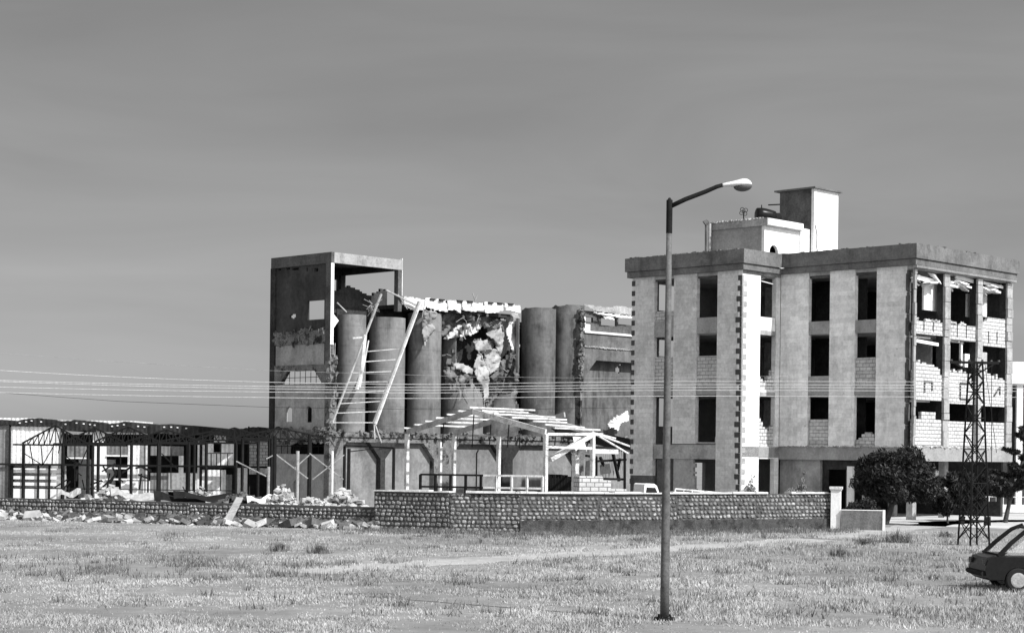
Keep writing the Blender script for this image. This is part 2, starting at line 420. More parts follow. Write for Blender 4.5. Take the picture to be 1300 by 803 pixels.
# ================================================================== stone boundary wall
def stonewall(name, label, pts, h, cop, seedk, base_dark=False, ragg=0):
    random.seed(seedk)
    t = thing(name, label, 'wall', (pts[0].x, pts[0].y, 0))
    core = MB(); st = MB(); cp = MB(); pl = MB()
    for a, b in zip(pts[:-1], pts[1:]):
        d = (b - a); Ln = d.length; d.normalize(); nrm = Vector((d.y, -d.x, 0))
        if nrm.y > 0: nrm = -nrm
        F = Frame(a, d, -nrm)           # w grows to the back
        core.fbox(F, 0, Ln, .06, .42, 0, h - .02)
        z = .02; row = 0
        while z < h - .16:
            rh = random.uniform(.15, .21)
            if z + rh > h - .05: rh = h - .05 - z
            x = random.uniform(-.2, 0)
            while x < Ln:
                wd = random.uniform(.16, .31)
                x0, x1 = max(x, 0), min(x + wd, Ln)
                if x1 - x0 > .1 and not (ragg and z > h - .45 and noise.noise(Vector((x * .5, seedk, 0))) > .1):
                    g = .022; a0, a1, z0, z1 = x0 + g, x1 - g, z + g, z + rh - g
                    pr = random.uniform(.03, .075); zc = .3
                    dz = random.uniform(-.035, .035); z1 += random.uniform(-.03, .012); a0 += random.uniform(-.01, .02)
                    o_ = [(a0 + .03, z0 + dz), (a1 - .03, z0), (a1, z0 + .05), (a1, z1 - .05), (a1 - .04, z1), (a0 + .04, z1 + dz), (a0, z1 - .06), (a0, z0 + .05)]
                    cxm, czm = (a0 + a1) / 2, (z0 + z1) / 2
                    vs = [F.pt(q[0], .065, q[1]) for q in o_] + [F.pt(cxm + (q[0] - cxm) * .68, .065 - pr, czm + (q[1] - czm) * .68) for q in o_]
                    st.add(vs, [(i, (i + 1) % 8, 8 + (i + 1) % 8, 8 + i) for i in range(8)] + [tuple(range(8, 16))])
                x += wd
            z += rh; row += 1
        if cop:
            x = 0
            while x < Ln:
                L_ = min(random.uniform(.2, .8), Ln - x)
                if random.random() < .93: cp.fbox(F, x + .004, x + L_ - .004, -.05 + random.uniform(-.02, .03), .46, h - .018, h + random.uniform(.015, .085))
                x += L_
    if base_dark:
        for a, b in zip(pts[2:-1], pts[3:]):
            d = (b - a); Ln = d.length; d.normalize(); F = Frame(a, d, Vector((-d.y, d.x, 0))); pl.fbox(F, 0, Ln, -.06, .05, 0, .52)
        pl.build('plinth', 'plinth', t)
    core.build('mortar_core', 'mortar', t)
    st.build('stone_facing', 'basalt', t)
    if cop: cp.build('coping', 'coping', t)
    return t
WL = [GX(-60, 89.8), GX(0, 88.7), GX(240, 84.8), GX(480, 81)]
stonewall('stone_wall', 'low dark stone wall with rubble heaped along its foot, left half', WL, .98, False, 3, ragg=0)
WR = [GX(474, 80.4), GX(570, 79.0), GX(660, 79.0), GX(760, 80.2), GX(860, 82.0), GX(960, 84.2), GX(1055, 86.6)]
stonewall('stone_wall', 'taller cobbled stone wall with pale coping ending at the white gate pillar', WR, 1.72, True, 4, base_dark=True)
random.seed(11)
def gate():
    a = GX(1060.5, 86.2)
    t = thing('gate_pillar', 'white stuccoed gate pillar with flat cap at the end of the stone wall', 'pillar', a)
    F = Frame(a, Vector((math.cos(-.25), math.sin(-.25), 0)), Vector((math.sin(.25), math.cos(.25), 0)))
    mb = MB(); mb.fbox(F, -.23, .23, -.02, .44, 0, 1.93); mb.build('shaft', 'white', t)
    mb = MB(); mb.fbox(F, -.3, .3, -.1, .52, 1.932, 2.05); mb.fbox(F, -.26, .26, -.05, .48, 1.86, 1.93); mb.build('cap', 'coping', t)
    a = GX(1068, 86.0); b = GX(1116, 88.0)
    b.y = a.y - 0.3; b.x = a.x + 1.95
    d = (b - a).normalized(); F = Frame(a, d, Vector((-d.y, d.x, 0)))
    t = thing('low_wall', 'low plastered wall with shade-grey face right of the white gate pillar', 'wall', a)
    mb = MB(); mb.fbox(F, 0, 1.93, 0, .3, 0, .93); mb.build('panel', mat('shade_grey_low_wall', .15, .2, 1.2, streak=.3, bump=.4, stain=.2), t)  # front face coloured grey for the shade it stands in
    mb = MB(); mb.fbox(F, 1.932, 2.06, -.02, .34, 0, .97); mb.fbox(F, 0, 1.93, -.01, .31, .932, .96); mb.build('lit_end_trim', 'white', t)  # sunlit end and top edge put in as white
gate()

# ================================================================== main building
AP = GX(1157, 100.0)
B = Frame(AP)
H = B.hit
wB = H('u', 0, 990, 450)[0]
# front of the left block: the return wall meets the wing at w = wB
uC = H('w', wB, 941.5, 450)[0]
wD = H('u', uC, 802, 450)[0]
uE = H('w', 0, 1283, 450)[0]
zpt = H('u', 0, 1156, 310)[1]; zpb = zpt - 1.17
zs1 = H('u', 0, 1100, 567)[1]; zs0 = H('u', 0, 1100, 584)[1]
print('main', AP, wB, uC, wD, uE, zpt, zpb, zs1, zs0)
bt = thing('derelict_office_building', 'shell-damaged four storey block with tall narrow window strips and a rooftop tower', 'building', AP)
bt['label'] = 'damaged pale four storey block with tall narrow window strips and a roof tower'
SLB = [(zs0, zs1), (H('u', 0, 1040, 502)[1] - .05, 0), (H('u', 0, 1040, 424)[1] - .02, 0), (zpb - .22, 0)]
FLZ = [SLB[1][0], SLB[2][0]]
# --- floor slabs
def slabs():
    for i, z in enumerate(FLZ):
        mb = MB(); mb.fbox(B, .34, uE - .25, .38, wB, z, z + .26); mb.fbox(B, uC + .3, uE - .25, wB + .002, wD - .3, z, z + .26)
        mb.build('floor_slab', 'conc', bt)
    mb = MB(); mb.fbox(B, .04, uE + .1, -.15, wB - .002, zs0, zs1); mb.fbox(B, uC + .1, uE, wB, wD - .1, zs0 + .1, zs1 - .04)
    # projecting band along wing and right face
    mb.build('first_floor_slab', 'panel', bt)
    mb = MB(); mb.fbox(B, .02, uE - .02, .02, wB - .002, zpb - .2, zpb + .12); mb.fbox(B, uC + .02, uE - .02, wB, wD - .02, zpb - .2, zpb + .12)
    mb.build('roof_slab', 'conc', bt)
    e = .34
    mb = MB()    # parapet ring pieces, butt-jointed
    def ring(mb, z0, z1, e, th):
        mb.fbox(B, -e, -e + th, -e, wB - e, z0, z1)
        mb.fbox(B, uC - e, -e, wB - e, wB - e + th, z0, z1)
        mb.fbox(B, uC - e, uC - e + th, wB - e + th, wD + e, z0, z1)
        mb.fbox(B, -e + th, uE + e, -e, -e + th, z0, z1)
        mb.fbox(B, uE + e - th, uE + e, -e + th, wD + e, z0, z1)
        mb.fbox(B, uC - e + th, uE + e - th, wD + e - th, wD + e, z0, z1)
    ring(mb, zpb + .36, zpt, e, .3)
    # crumbled stretch of the edge: small chunks along the top
    for k in range(90):
        if random.random() < .5: c = B.pt(uC - e + .15, random.uniform(wB, wD), zpt + .01)
        else: c = B.pt(random.uniform(0, uE), -e + .15, zpt + .01) if random.random() < .4 else B.pt(-e + .15, random.uniform(0, wB), zpt + .01)
        chunk(mb, c, random.uniform(.1, .5), random.uniform(.1, .3), random.uniform(.03, .1), tilt=.15)
    mb.build('parapet', 'parapet', bt)
    mb = MB(); ring(mb, zpb, zpb + .34, e - .1, .34)
    mb.build('cornice', 'parapet', bt)
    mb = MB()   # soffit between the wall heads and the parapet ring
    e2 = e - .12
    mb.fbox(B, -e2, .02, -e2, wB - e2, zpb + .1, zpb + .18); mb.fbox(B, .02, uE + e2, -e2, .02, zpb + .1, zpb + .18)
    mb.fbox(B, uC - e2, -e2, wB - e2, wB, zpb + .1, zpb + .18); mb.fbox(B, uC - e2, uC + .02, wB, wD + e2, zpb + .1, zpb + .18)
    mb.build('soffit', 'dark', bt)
slabs()
def slot_fill(plane, c, x0, x1, items, m_in=.12, th=.22, sgn=1, matn=('panel', 'brick')):
    for kind, y0, y1 in items:
        xm = (x0 + x1) / 2; a0 = H(plane, c, x0, (y0 + y1) / 2)[0]; a1 = H(plane, c, x1, (y0 + y1) / 2)[0]
        a0, a1 = min(a0, a1) + .003, max(a0, a1) - .003
        z1 = H(plane, c, xm, y0)[1]; z0 = H(plane, c, xm, y1)[1]; mb = MB()
        c0, c1 = (c + m_in, c + m_in + th)
        if kind == 'panel':
            if plane == 'u': mb.fbox(B, c + .05, c + .33, a0, a1, z0, z1)
            else: mb.fbox(B, a0, a1, c + .03, c + .36, z0, z1)
            mb.build('spandrel_panel', matn[0], bt)
        else:
            rg = kind == 'ragged'
            if rg:
                ph = random.uniform(0, 6)
                mb.ragged(B, plane, c0, c1, a0, a1, z0, lambda q: z1 - .25 + .3 * math.sin(q * 3 + ph) - .1, jit=.12)
            else: mb.ragged(B, plane, c0, c1, a0, a1, z0, lambda q: z1 - .02, z1=z1, jit=.01)
            mb.build('block_infill', matn[1], bt)
# --- front wing (plane u=0)
def wing():
    for i, (x0, x1) in enumerate([(990.5, 1025.8), (1052.7, 1084.6), (1112, 1150.5)]):
        a = sorted((H('u', 0, x0, 450)[0], H('u', 0, x1, 450)[0]))
        mb = MB(); mb.fbox(B, 0, .3, a[0], a[1], zs1 + .002, zpb - .002); mb.build('wall_pier', 'pier', bt)
    slot_fill('u', 0, 1025.8, 1052.7, [('panel', 407.6, 424), ('panel', 477, 502), ('brick', 532, 567)])
    slot_fill('u', 0, 1084.6, 1112, [('panel', 405.6, 422), ('brick', 453.5, 491.8), ('panel', 492, 502), ('ragged', 547, 567)])
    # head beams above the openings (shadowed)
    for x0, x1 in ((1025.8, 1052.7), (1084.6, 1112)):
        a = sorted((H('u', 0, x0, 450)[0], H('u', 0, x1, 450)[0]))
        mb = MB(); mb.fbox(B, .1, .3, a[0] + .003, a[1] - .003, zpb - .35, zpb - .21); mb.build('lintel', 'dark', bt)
    # ground floor
    a1 = H('u', .5, 990, 600)[0]; a0 = H('u', .5, 1041, 600)[0]
    mb = MB(); mb.wall(B, 'u', .5, .75, a0, a1 - .003, 0, zs0 - .003); mb.build('ground_floor_wall', 'plaster', bt)
    a2 = H('u', .9, 1050, 600)[0]; a3 = H('u', .9, 1086, 600)[0]
    mb = MB(); mb.fbox(B, .8, 1.1, a2, a0 - .003, 0, zs0 - .003); mb.fbox(B, .8, 1.1, a3, a2, zs0 - .55, zs0 - .003); mb.build('doorway_surround', 'inner', bt)
    mb = MB(); mb.fbox(B, .3, .55, a3 - .15, a3 + .18, 0, zs0 - .35); mb.build('door_jamb', 'white', bt)
    for w_ in (.1, 3.0):
        mb = MB(); mb.fbox(B, .25, .65, w_, w_ + .4, 0, zs0 - .003); mb.build('ground_floor_column', 'conc', bt)
wing()
# --- left block
def leftblock():
    c = uC
    zt = zpb - .002
    zb1 = H('u', c, 868, 564)[1]
    for x0, x1, yb in [(802, 829.8, 603), (854.7, 883.6, 563), (909.9, 941.5, None)]:
        a = sorted((H('u', c, x0, 450)[0], H('u', c, x1, 450)[0]))
        if yb is None: a[0] = wB + .3
        z0 = 0 if yb is None else H('u', c, (x0 + x1) / 2, yb)[1]
        mb = MB()
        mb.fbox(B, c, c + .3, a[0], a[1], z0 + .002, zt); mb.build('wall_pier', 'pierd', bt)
        if yb == 603:
            mb = MB(); mb.fbox(B, c + .004, c + .3, a[0], a[1], 0, z0); mb.build('plinth', 'dark', bt)
    slot_fill('u', c, 829.8, 854.7, [('brick', 394.7, 407.4), ('panel', 407.6, 427.5), ('brick', 452.5, 485), ('panel', 485.2, 501)])
    slot_fill('u', c, 883.6, 909.9, [('panel', 402.6, 423), ('brick', 451.3, 487), ('panel', 487.2, 500.5), ('ragged', 553, 563)])
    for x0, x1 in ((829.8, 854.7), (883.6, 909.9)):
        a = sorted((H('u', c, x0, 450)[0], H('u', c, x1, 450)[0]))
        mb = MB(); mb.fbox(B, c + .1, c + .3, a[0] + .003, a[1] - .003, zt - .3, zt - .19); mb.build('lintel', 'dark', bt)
    # slab edge band and ground floor
    a0 = H('u', c, 909.5, 570)[0]; a1 = H('u', c, 829.8, 570)[0]; zb0 = H('u', c, 868, 582)[1]
    mb = MB(); mb.fbox(B, c + .02, c + .34, a0, a1 - .003, zb0, zb1); mb.build('slab_edge', 'conc', bt)
    q = lambda px: H('u', c, px, 600)[0]
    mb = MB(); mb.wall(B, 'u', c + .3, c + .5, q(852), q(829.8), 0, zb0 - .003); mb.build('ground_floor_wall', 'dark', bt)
    # ragged grey wall
    mb = MB(); n = 26
    e0 = q(887)
    za = [zb0 * i / n for i in range(n + 1)]
    base_ = q(853.5)
    aa = [e0 + (base_ - e0) * i / 16 for i in range(17)]
    mb.gridwall(B, 'u', c + .1, c + .3, aa, za[:-1] + [zb0 - .003], lambda x, z: (base_ - x) < 1.55 + .7 * min(1, max(0, (zb0 - 1 - z) / 2.2)) * .5 + .12 * noise.noise(Vector((z * 4, 0, 0))) - (.5 if z > zb0 - .9 and False else 0))
    mb.build('broken_wall', 'plaster', bt)
    mb = MB(); mb.fbox(B, c + .3, c + .6, q(936), q(909.9) , 0, 0.01)
    # return wall (plane w = wB), sunlit
    aP0, aP1 = c, H('w', wB, 964.7, 450)[0]; aQ = H('w', wB, 984.6, 450)[0]
    mb = MB(); mb.fbox(B, aP0 + .0, aP1, wB, wB + .298, 0, zt); mb.build('return_wall', 'white', bt)
    mb = MB(); mb.fbox(B, aQ, -.003, wB, wB + .298, 0, zt); mb.build('return_wall', 'pier', bt)
    slot_fill('w', wB, 964.7, 984.6, [('panel', 402.6, 424.5), ('ragged', 470, 494), ('panel', 494.5, 503), ('ragged', 529, 566), ('panel', 566.3, 582)], matn=('white', 'block'))
    mb = MB(); mb.fbox(B, aP1 + .003, aQ - .003, wB + .1, wB + .2, zt - .28, zt - .19); mb.build('lintel', 'panel', bt)
    for d_ in (-.25, .25):
        pass
    mb = MB(); zc = H('w', wB, 975, 350)[1]
    mb.bar(B.pt(aP1 + .2, wB + .25, zc - .25), B.pt(aQ - .3, wB + .2, zc + .05), .05); mb.bar(B.pt(aP1 + .05, wB + .2, zc - .3), B.pt(aQ - .05, wB + .2, zc - .42), .05)
    mb.build('torn_rebar', 'steelw', bt)
    # quoins
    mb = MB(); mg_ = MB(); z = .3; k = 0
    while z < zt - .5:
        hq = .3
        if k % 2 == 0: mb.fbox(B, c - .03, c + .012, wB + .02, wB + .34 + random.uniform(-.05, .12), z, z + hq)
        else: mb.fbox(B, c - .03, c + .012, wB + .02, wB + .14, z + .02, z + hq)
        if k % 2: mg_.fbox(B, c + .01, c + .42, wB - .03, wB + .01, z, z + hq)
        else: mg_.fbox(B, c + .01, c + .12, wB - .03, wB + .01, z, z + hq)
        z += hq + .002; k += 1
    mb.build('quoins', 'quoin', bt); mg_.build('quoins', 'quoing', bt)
    mb = MB(); z = 1.7; k = 0
    while z < zt - .4:
        if k % 2 == 0: mb.fbox(B, c - .03, c + .32, wD - .22, wD + .03, z, z + .3)
        z += .3; k += 1
    mb.fbox(B, c + .301, c + .33, wD - .2, wD + .02, 1.7, zt - .4)
    mb.build('quoins', 'quoin', bt)
    # side wall facing away to the left, with openings the sky shows through
    s = 1
    ops = []
    for y0, y1 in ((361, 395), (428, 452.5), (503, 541)):
        # follow the sight line through the first window strip
        px = 842; a, b = ray(px, (y0 + y1) / 2)
        u1, zz1 = B.hit('w', wD, 834, (y0 + y1) / 2); u2, _ = B.hit('w', wD, 849, (y0 + y1) / 2)
        zh = B.hit('w', wD, px, y0)[1]; zl = B.hit('w', wD, px, y1)[1]
        ops.append((min(u1, u2) - .1, max(u1, u2) + .9, zl, zh))
    g0 = B.hit('w', wD, 876, 600)[0]; g1 = B.hit('w', wD, 890, 600)[0]; ops.append((g0 - .1, g1 + .1, .05, 3.0))
    ops.append((6.2, 8.6, ops[0][2], ops[0][3])); ops.append((6.2, 8.6, ops[1][2], ops[1][3]))
    mb = MB(); mb.wall(B, 'w', wD - .25, wD - .004, c + .302, uE - .25, 0, zt - .22, ops); mb.build('side_wall', 'panel', bt)
leftblock()
# --- back wall with openings
def backwall():
    zt = zpb - .21; ops = []
    for f in range(3):
        z0 = [zs1, FLZ[0] + .26, FLZ[1] + .26][f]
        for w0 in (.8, 3.6, 6.4, 10.6, 13.8):
            if w0 < 9: continue
            ops.append((w0, w0 + 1.5, z0 + 1.0, z0 + 2.6))
    for w0 in (.7, 3.9): ops.append((w0, w0 + 2.4, .9, 2.7))
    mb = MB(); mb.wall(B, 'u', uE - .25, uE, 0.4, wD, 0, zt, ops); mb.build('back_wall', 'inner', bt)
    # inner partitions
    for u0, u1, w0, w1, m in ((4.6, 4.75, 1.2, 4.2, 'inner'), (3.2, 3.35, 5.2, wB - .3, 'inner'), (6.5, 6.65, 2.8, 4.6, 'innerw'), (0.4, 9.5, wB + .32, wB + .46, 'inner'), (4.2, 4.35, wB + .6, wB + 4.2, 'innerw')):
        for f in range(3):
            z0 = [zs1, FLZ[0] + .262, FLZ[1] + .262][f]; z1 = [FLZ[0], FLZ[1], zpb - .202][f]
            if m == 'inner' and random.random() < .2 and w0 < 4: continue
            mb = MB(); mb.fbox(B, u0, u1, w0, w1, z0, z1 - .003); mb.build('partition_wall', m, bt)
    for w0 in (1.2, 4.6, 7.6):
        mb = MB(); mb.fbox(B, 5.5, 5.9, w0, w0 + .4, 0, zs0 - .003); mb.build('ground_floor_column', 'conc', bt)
backwall()
# --- right facade (plane w = 0)
def rightface():
    zt = zpb - .21
    hx = lambda px, py: H('w', 0, px, py)
    cols = [(1157.5, 1162), (1197.8, 1204.7), (1239.6, 1245.6), (1277.5, 1284.2)]
    ce = []
    for i, (x0, x1) in enumerate(cols):
        a0 = hx(x0, 450)[0]; a1 = hx(x1, 450)[0]
        if i == 0: a0 = -.02
        ce.append((a0, a1))
        mb = MB()
        # irregular spalled column faces made of stacked casts
        z = zs1 + .002; top = zt
        while z < top:
            h = min(random.uniform(.35, 1.0), top - z)
            j = random.uniform(-.05, .05)
            mb.fbox(B, a0 + j * .5, a1 + j, -.06 + random.uniform(-.04, .04), .07, z, z + h - .03); z += h
        mb.fbox(B, a0 + .06, a1 - .06, .0, .075, zs1 + .002, zt)
        mb.build('column', 'conc' if i else 'panel', bt)
        if i: mb = MB(); mb.fbox(B, a0 + .02, a1 - .02, .08, .5, zs1 + .002, zt); mb.build('shaded_column_side', 'burnt', bt)  # column sides coloured dark for their shade, and for soot
    bays = [(ce[0][1], ce[1][0]), (ce[1][1], ce[2][0]), (ce[2][1], ce[3][0])]
    bx = [(1162, 1197.8), (1204.7, 1239.6), (1245.6, 1277.5)]
    # spandrels and aprons: y of apron top (left, right) and bottom, by floor and bay
    top3 = [((405, 408), 421.5, 427), ((407, 413), 428, 436), ((401, 404), 437, 442)]
    top2 = [((455, 474), 506, 510), ((468, 473), 511, 514), ((461, 476), 514, 517)]
    top1 = [((531, 532), 566, 566), ((534, 535), 566, 567), ((535, 537), 567, 568)]
    for bi, (a0, a1) in enumerate(bays):
        x0, x1 = bx[bi]; a0 += .004; a1 -= .004
        # floor 3: bottom slab lip then upright blocks
        (tl, trr), bl, br = top3[bi]
        zb = (hx(x0, bl)[1] + hx(x1, br)[1]) / 2; z_l = hx(x0, tl)[1]; z_r = hx(x1, trr)[1]
        mb = MB(); mb.fbox(B, a0, a1, .06, .3, zb, zb + .16)
        n = 3; wdt = (a1 - a0) / n
        zc = zb + .162
        zm = zb + .9 if bi == 2 else None
        for k in range(n):
            g = .07
            zz = min(z_l, z_r) - random.uniform(0, .12) if bi != 2 else zb + .88
            mb.fbox(B, a0 + k * wdt + g * (k > 0), a0 + (k + 1) * wdt - g * (k < n - 1), .08, .26, zc, zz)
        if bi == 2:
            mb.build('block_infill', 'block', bt); mb = MB()
            mb.ragged(B, 'w', .09, .27, a0, a1, zb + .885, lambda q: z_l - (.25 if q < a0 + .9 else 0), jit=.03)
        mb.build('block_infill', 'block', bt)
        if bi != 2:
            mb = MB()
            for k in range(9): chunk(mb, B.pt(random.uniform(a0 + .2, a1 - .2), .2, min(z_l, z_r) + .02), .35, .2, .1, tilt=.6)
            mb.build('broken_blocks', 'block', bt)['kind'] = 'stuff'
        # floor 2
        (tl, trr), bl, br = top2[bi]
        zb = (hx(x0, bl)[1] + hx(x1, br)[1]) / 2; z_l = hx(x0, tl)[1]; z_r = hx(x1, trr)[1]
        mb = MB()
        if bi == 0: pf = lambda q: z_l + (z_r - z_l) * (max(0, (q - a0) / (a1 - a0)) ** 1.6) + (-.5 if q < a0 + .25 else 0)
        elif bi == 1: pf = lambda q: z_l - (1.0 if (a1 - q) < .4 else 0) - .05
        else: pf = lambda q: z_l - .75 * min(1, max(0, (q - a0 - .5) / .9))
        hole = (a0 + .9, a0 + 1.6, zb + .45, zb + 1.0)
        mb.ragged(B, 'w', .08, .27, a0, a1, zb + .0, pf, jit=.16)
        mb.build('block_infill', 'block', bt)
        mb = MB(); hu, hz = a0 + (a1 - a0) * (.36, .45, .55)[bi], zb + (.45, .3, .6)[bi]
        L_ = ((0, 0, 0, .62), (0, .62, .8, .62), (.8, .62, .8, .1)) if bi != 1 else ((0, 0, 0, .9), (0, .9, .9, .9), (0, 0, 1.1, 0))
        if bi == 2: L_ = ((0, 0, .7, .6), (.7, .6, .7, 0.1))
        for p, q, r_, s_ in L_: mb.bar(B.pt(hu + p, .04, hz + q), B.pt(hu + r_, .04, hz + s_), .07, .07)
        mb.build('broken_channel', 'dark', bt)
        # floor 1
        (tl, trr), bl, br = top1[bi]
        z_l = hx(x0, tl)[1]
        mb = MB()
        if bi == 0: pf = lambda q: z_l + (.42 if abs(q - (a0 + a1) / 2 - .2) < .75 else 0)
        else: pf = lambda q: z_l
        mb.ragged(B, 'w', .08, .27, a0, a1, zs1 + .002, pf, jit=.02)
        mb.build('block_infill', 'block', bt)
        # hanging ceiling debris at the top
        mb = MB()
        for k in range(11):
            p = B.pt(random.uniform(a0 + .2, a1 - .3), random.uniform(.15, .9), zt - random.uniform(.3, .62))
            chunk(mb, p, random.uniform(.5, 1.6), .5, .09, rz=math.atan2(U.y, U.x) + random.uniform(-.3, .3), tilt=.4)
        mb.build('hanging_plaster', 'white', bt)
        for f in (1, 2):
            mb = MB(); zc = (FLZ[f - 1] + .5 * 0) + (.0) - .28
            mb.bar(B.pt(a0 + .1, .5, FLZ[f - 1] - .3), B.pt(a1 - .5, .6, FLZ[f - 1] - .3 + random.uniform(-.05, .05)), .1); mb.build('exposed_conduit', 'white', bt)
    for x0, y0, x1, y1, w_, m in ((1173, 360, 1190, 394, .7, 'white'), (1228, 373, 1232.5, 402, .7, 'innerw'), (1246.5, 373, 1253, 402, .9, 'innerw'), (1220, 434, 1222, 464, .3, 'white'), (1225, 449, 1231, 466, .4, 'white'), (1246.5, 447, 1253, 470, .4, 'innerw')):
        (a0, a1, z0, z1), = rect_holes(B, 'w', w_, [(x0, y0, x1, y1)])
        mb = MB(); mb.ragged(B, 'w', w_, w_ + .12, a0, a1, z0, lambda q: z1, z1=z1, jit=.0); mb.build('inner_wall_fragment', m, bt)
    for x0, y0, x1, y1 in ((1162, 432.5, 1191, 437), (1163, 352, 1190, 358), (1212, 352, 1237, 357), (1215, 361, 1233, 364), (1247, 360, 1276, 364), (1248, 367, 1270, 370)):
        (a0, a1, z0, z1), = rect_holes(B, 'w', .3, [(x0, y0, x1, y1)])
        mb = MB(); mb.bar(B.pt(a0, .25, (z0 + z1) / 2 + .05), B.pt(a1, .3, (z0 + z1) / 2 - .05), .08, z1 - z0 - .02); mb.build('dangling_ceiling_strip', 'white', bt)
    # rubble along the slab
    mb = MB()
    for k in range(240):
        chunk(mb, B.pt(random.uniform(0, uE), random.uniform(-.13, .05), zs1 + random.uniform(.0, .05)), random.uniform(.06, .3), .14, random.uniform(.04, .14))
    for k in range(90):
        chunk(mb, B.pt(.0 + random.uniform(-.0, .06) - .02, random.uniform(0, wB), zs1 + .01), .12, random.uniform(.05, .3), random.uniform(.02, .07))
    mb.build('slab_rubble', 'rubble', bt)
    # corrugated awning strip under the parapet
    mb = MB(); n = 90
    for i in range(n):
        a0 = -.2 + (uE + .3) * i / n; a1 = -.2 + (uE + .3) * (i + .72) / n
        mb.fbox(B, a0, a1, -.3, -.02, zpb - .16, zpb - .02 - .01 * (i % 2))
    mb.build('eave_strip', 'panel', bt)
    # dark corner pipe strip beside the column on the wing side
    mb = MB(); z = zs1 + .01
    while z < zpb - .3:
        mb.fbox(B, -.03, .3, .37, H('u', 0, 1150.5, 450)[0] - .004, z, z + 1.2); mb.fbox(B, -.05, -.032, .37, .5, z + .05, z + 1.0); z += 1.24
    mb.build('corner_strip', 'dark', bt)
    # corner shaded column
    mb = MB(); mb.fbox(B, .0, .3, H('u', 0, 1154.5, 450)[0] * 0 + .0, H('u', 0, 1154.5, 450)[0] - .003, zs1, zt) if H('u', 0, 1154.5, 450)[0] > .05 else None
rightface()

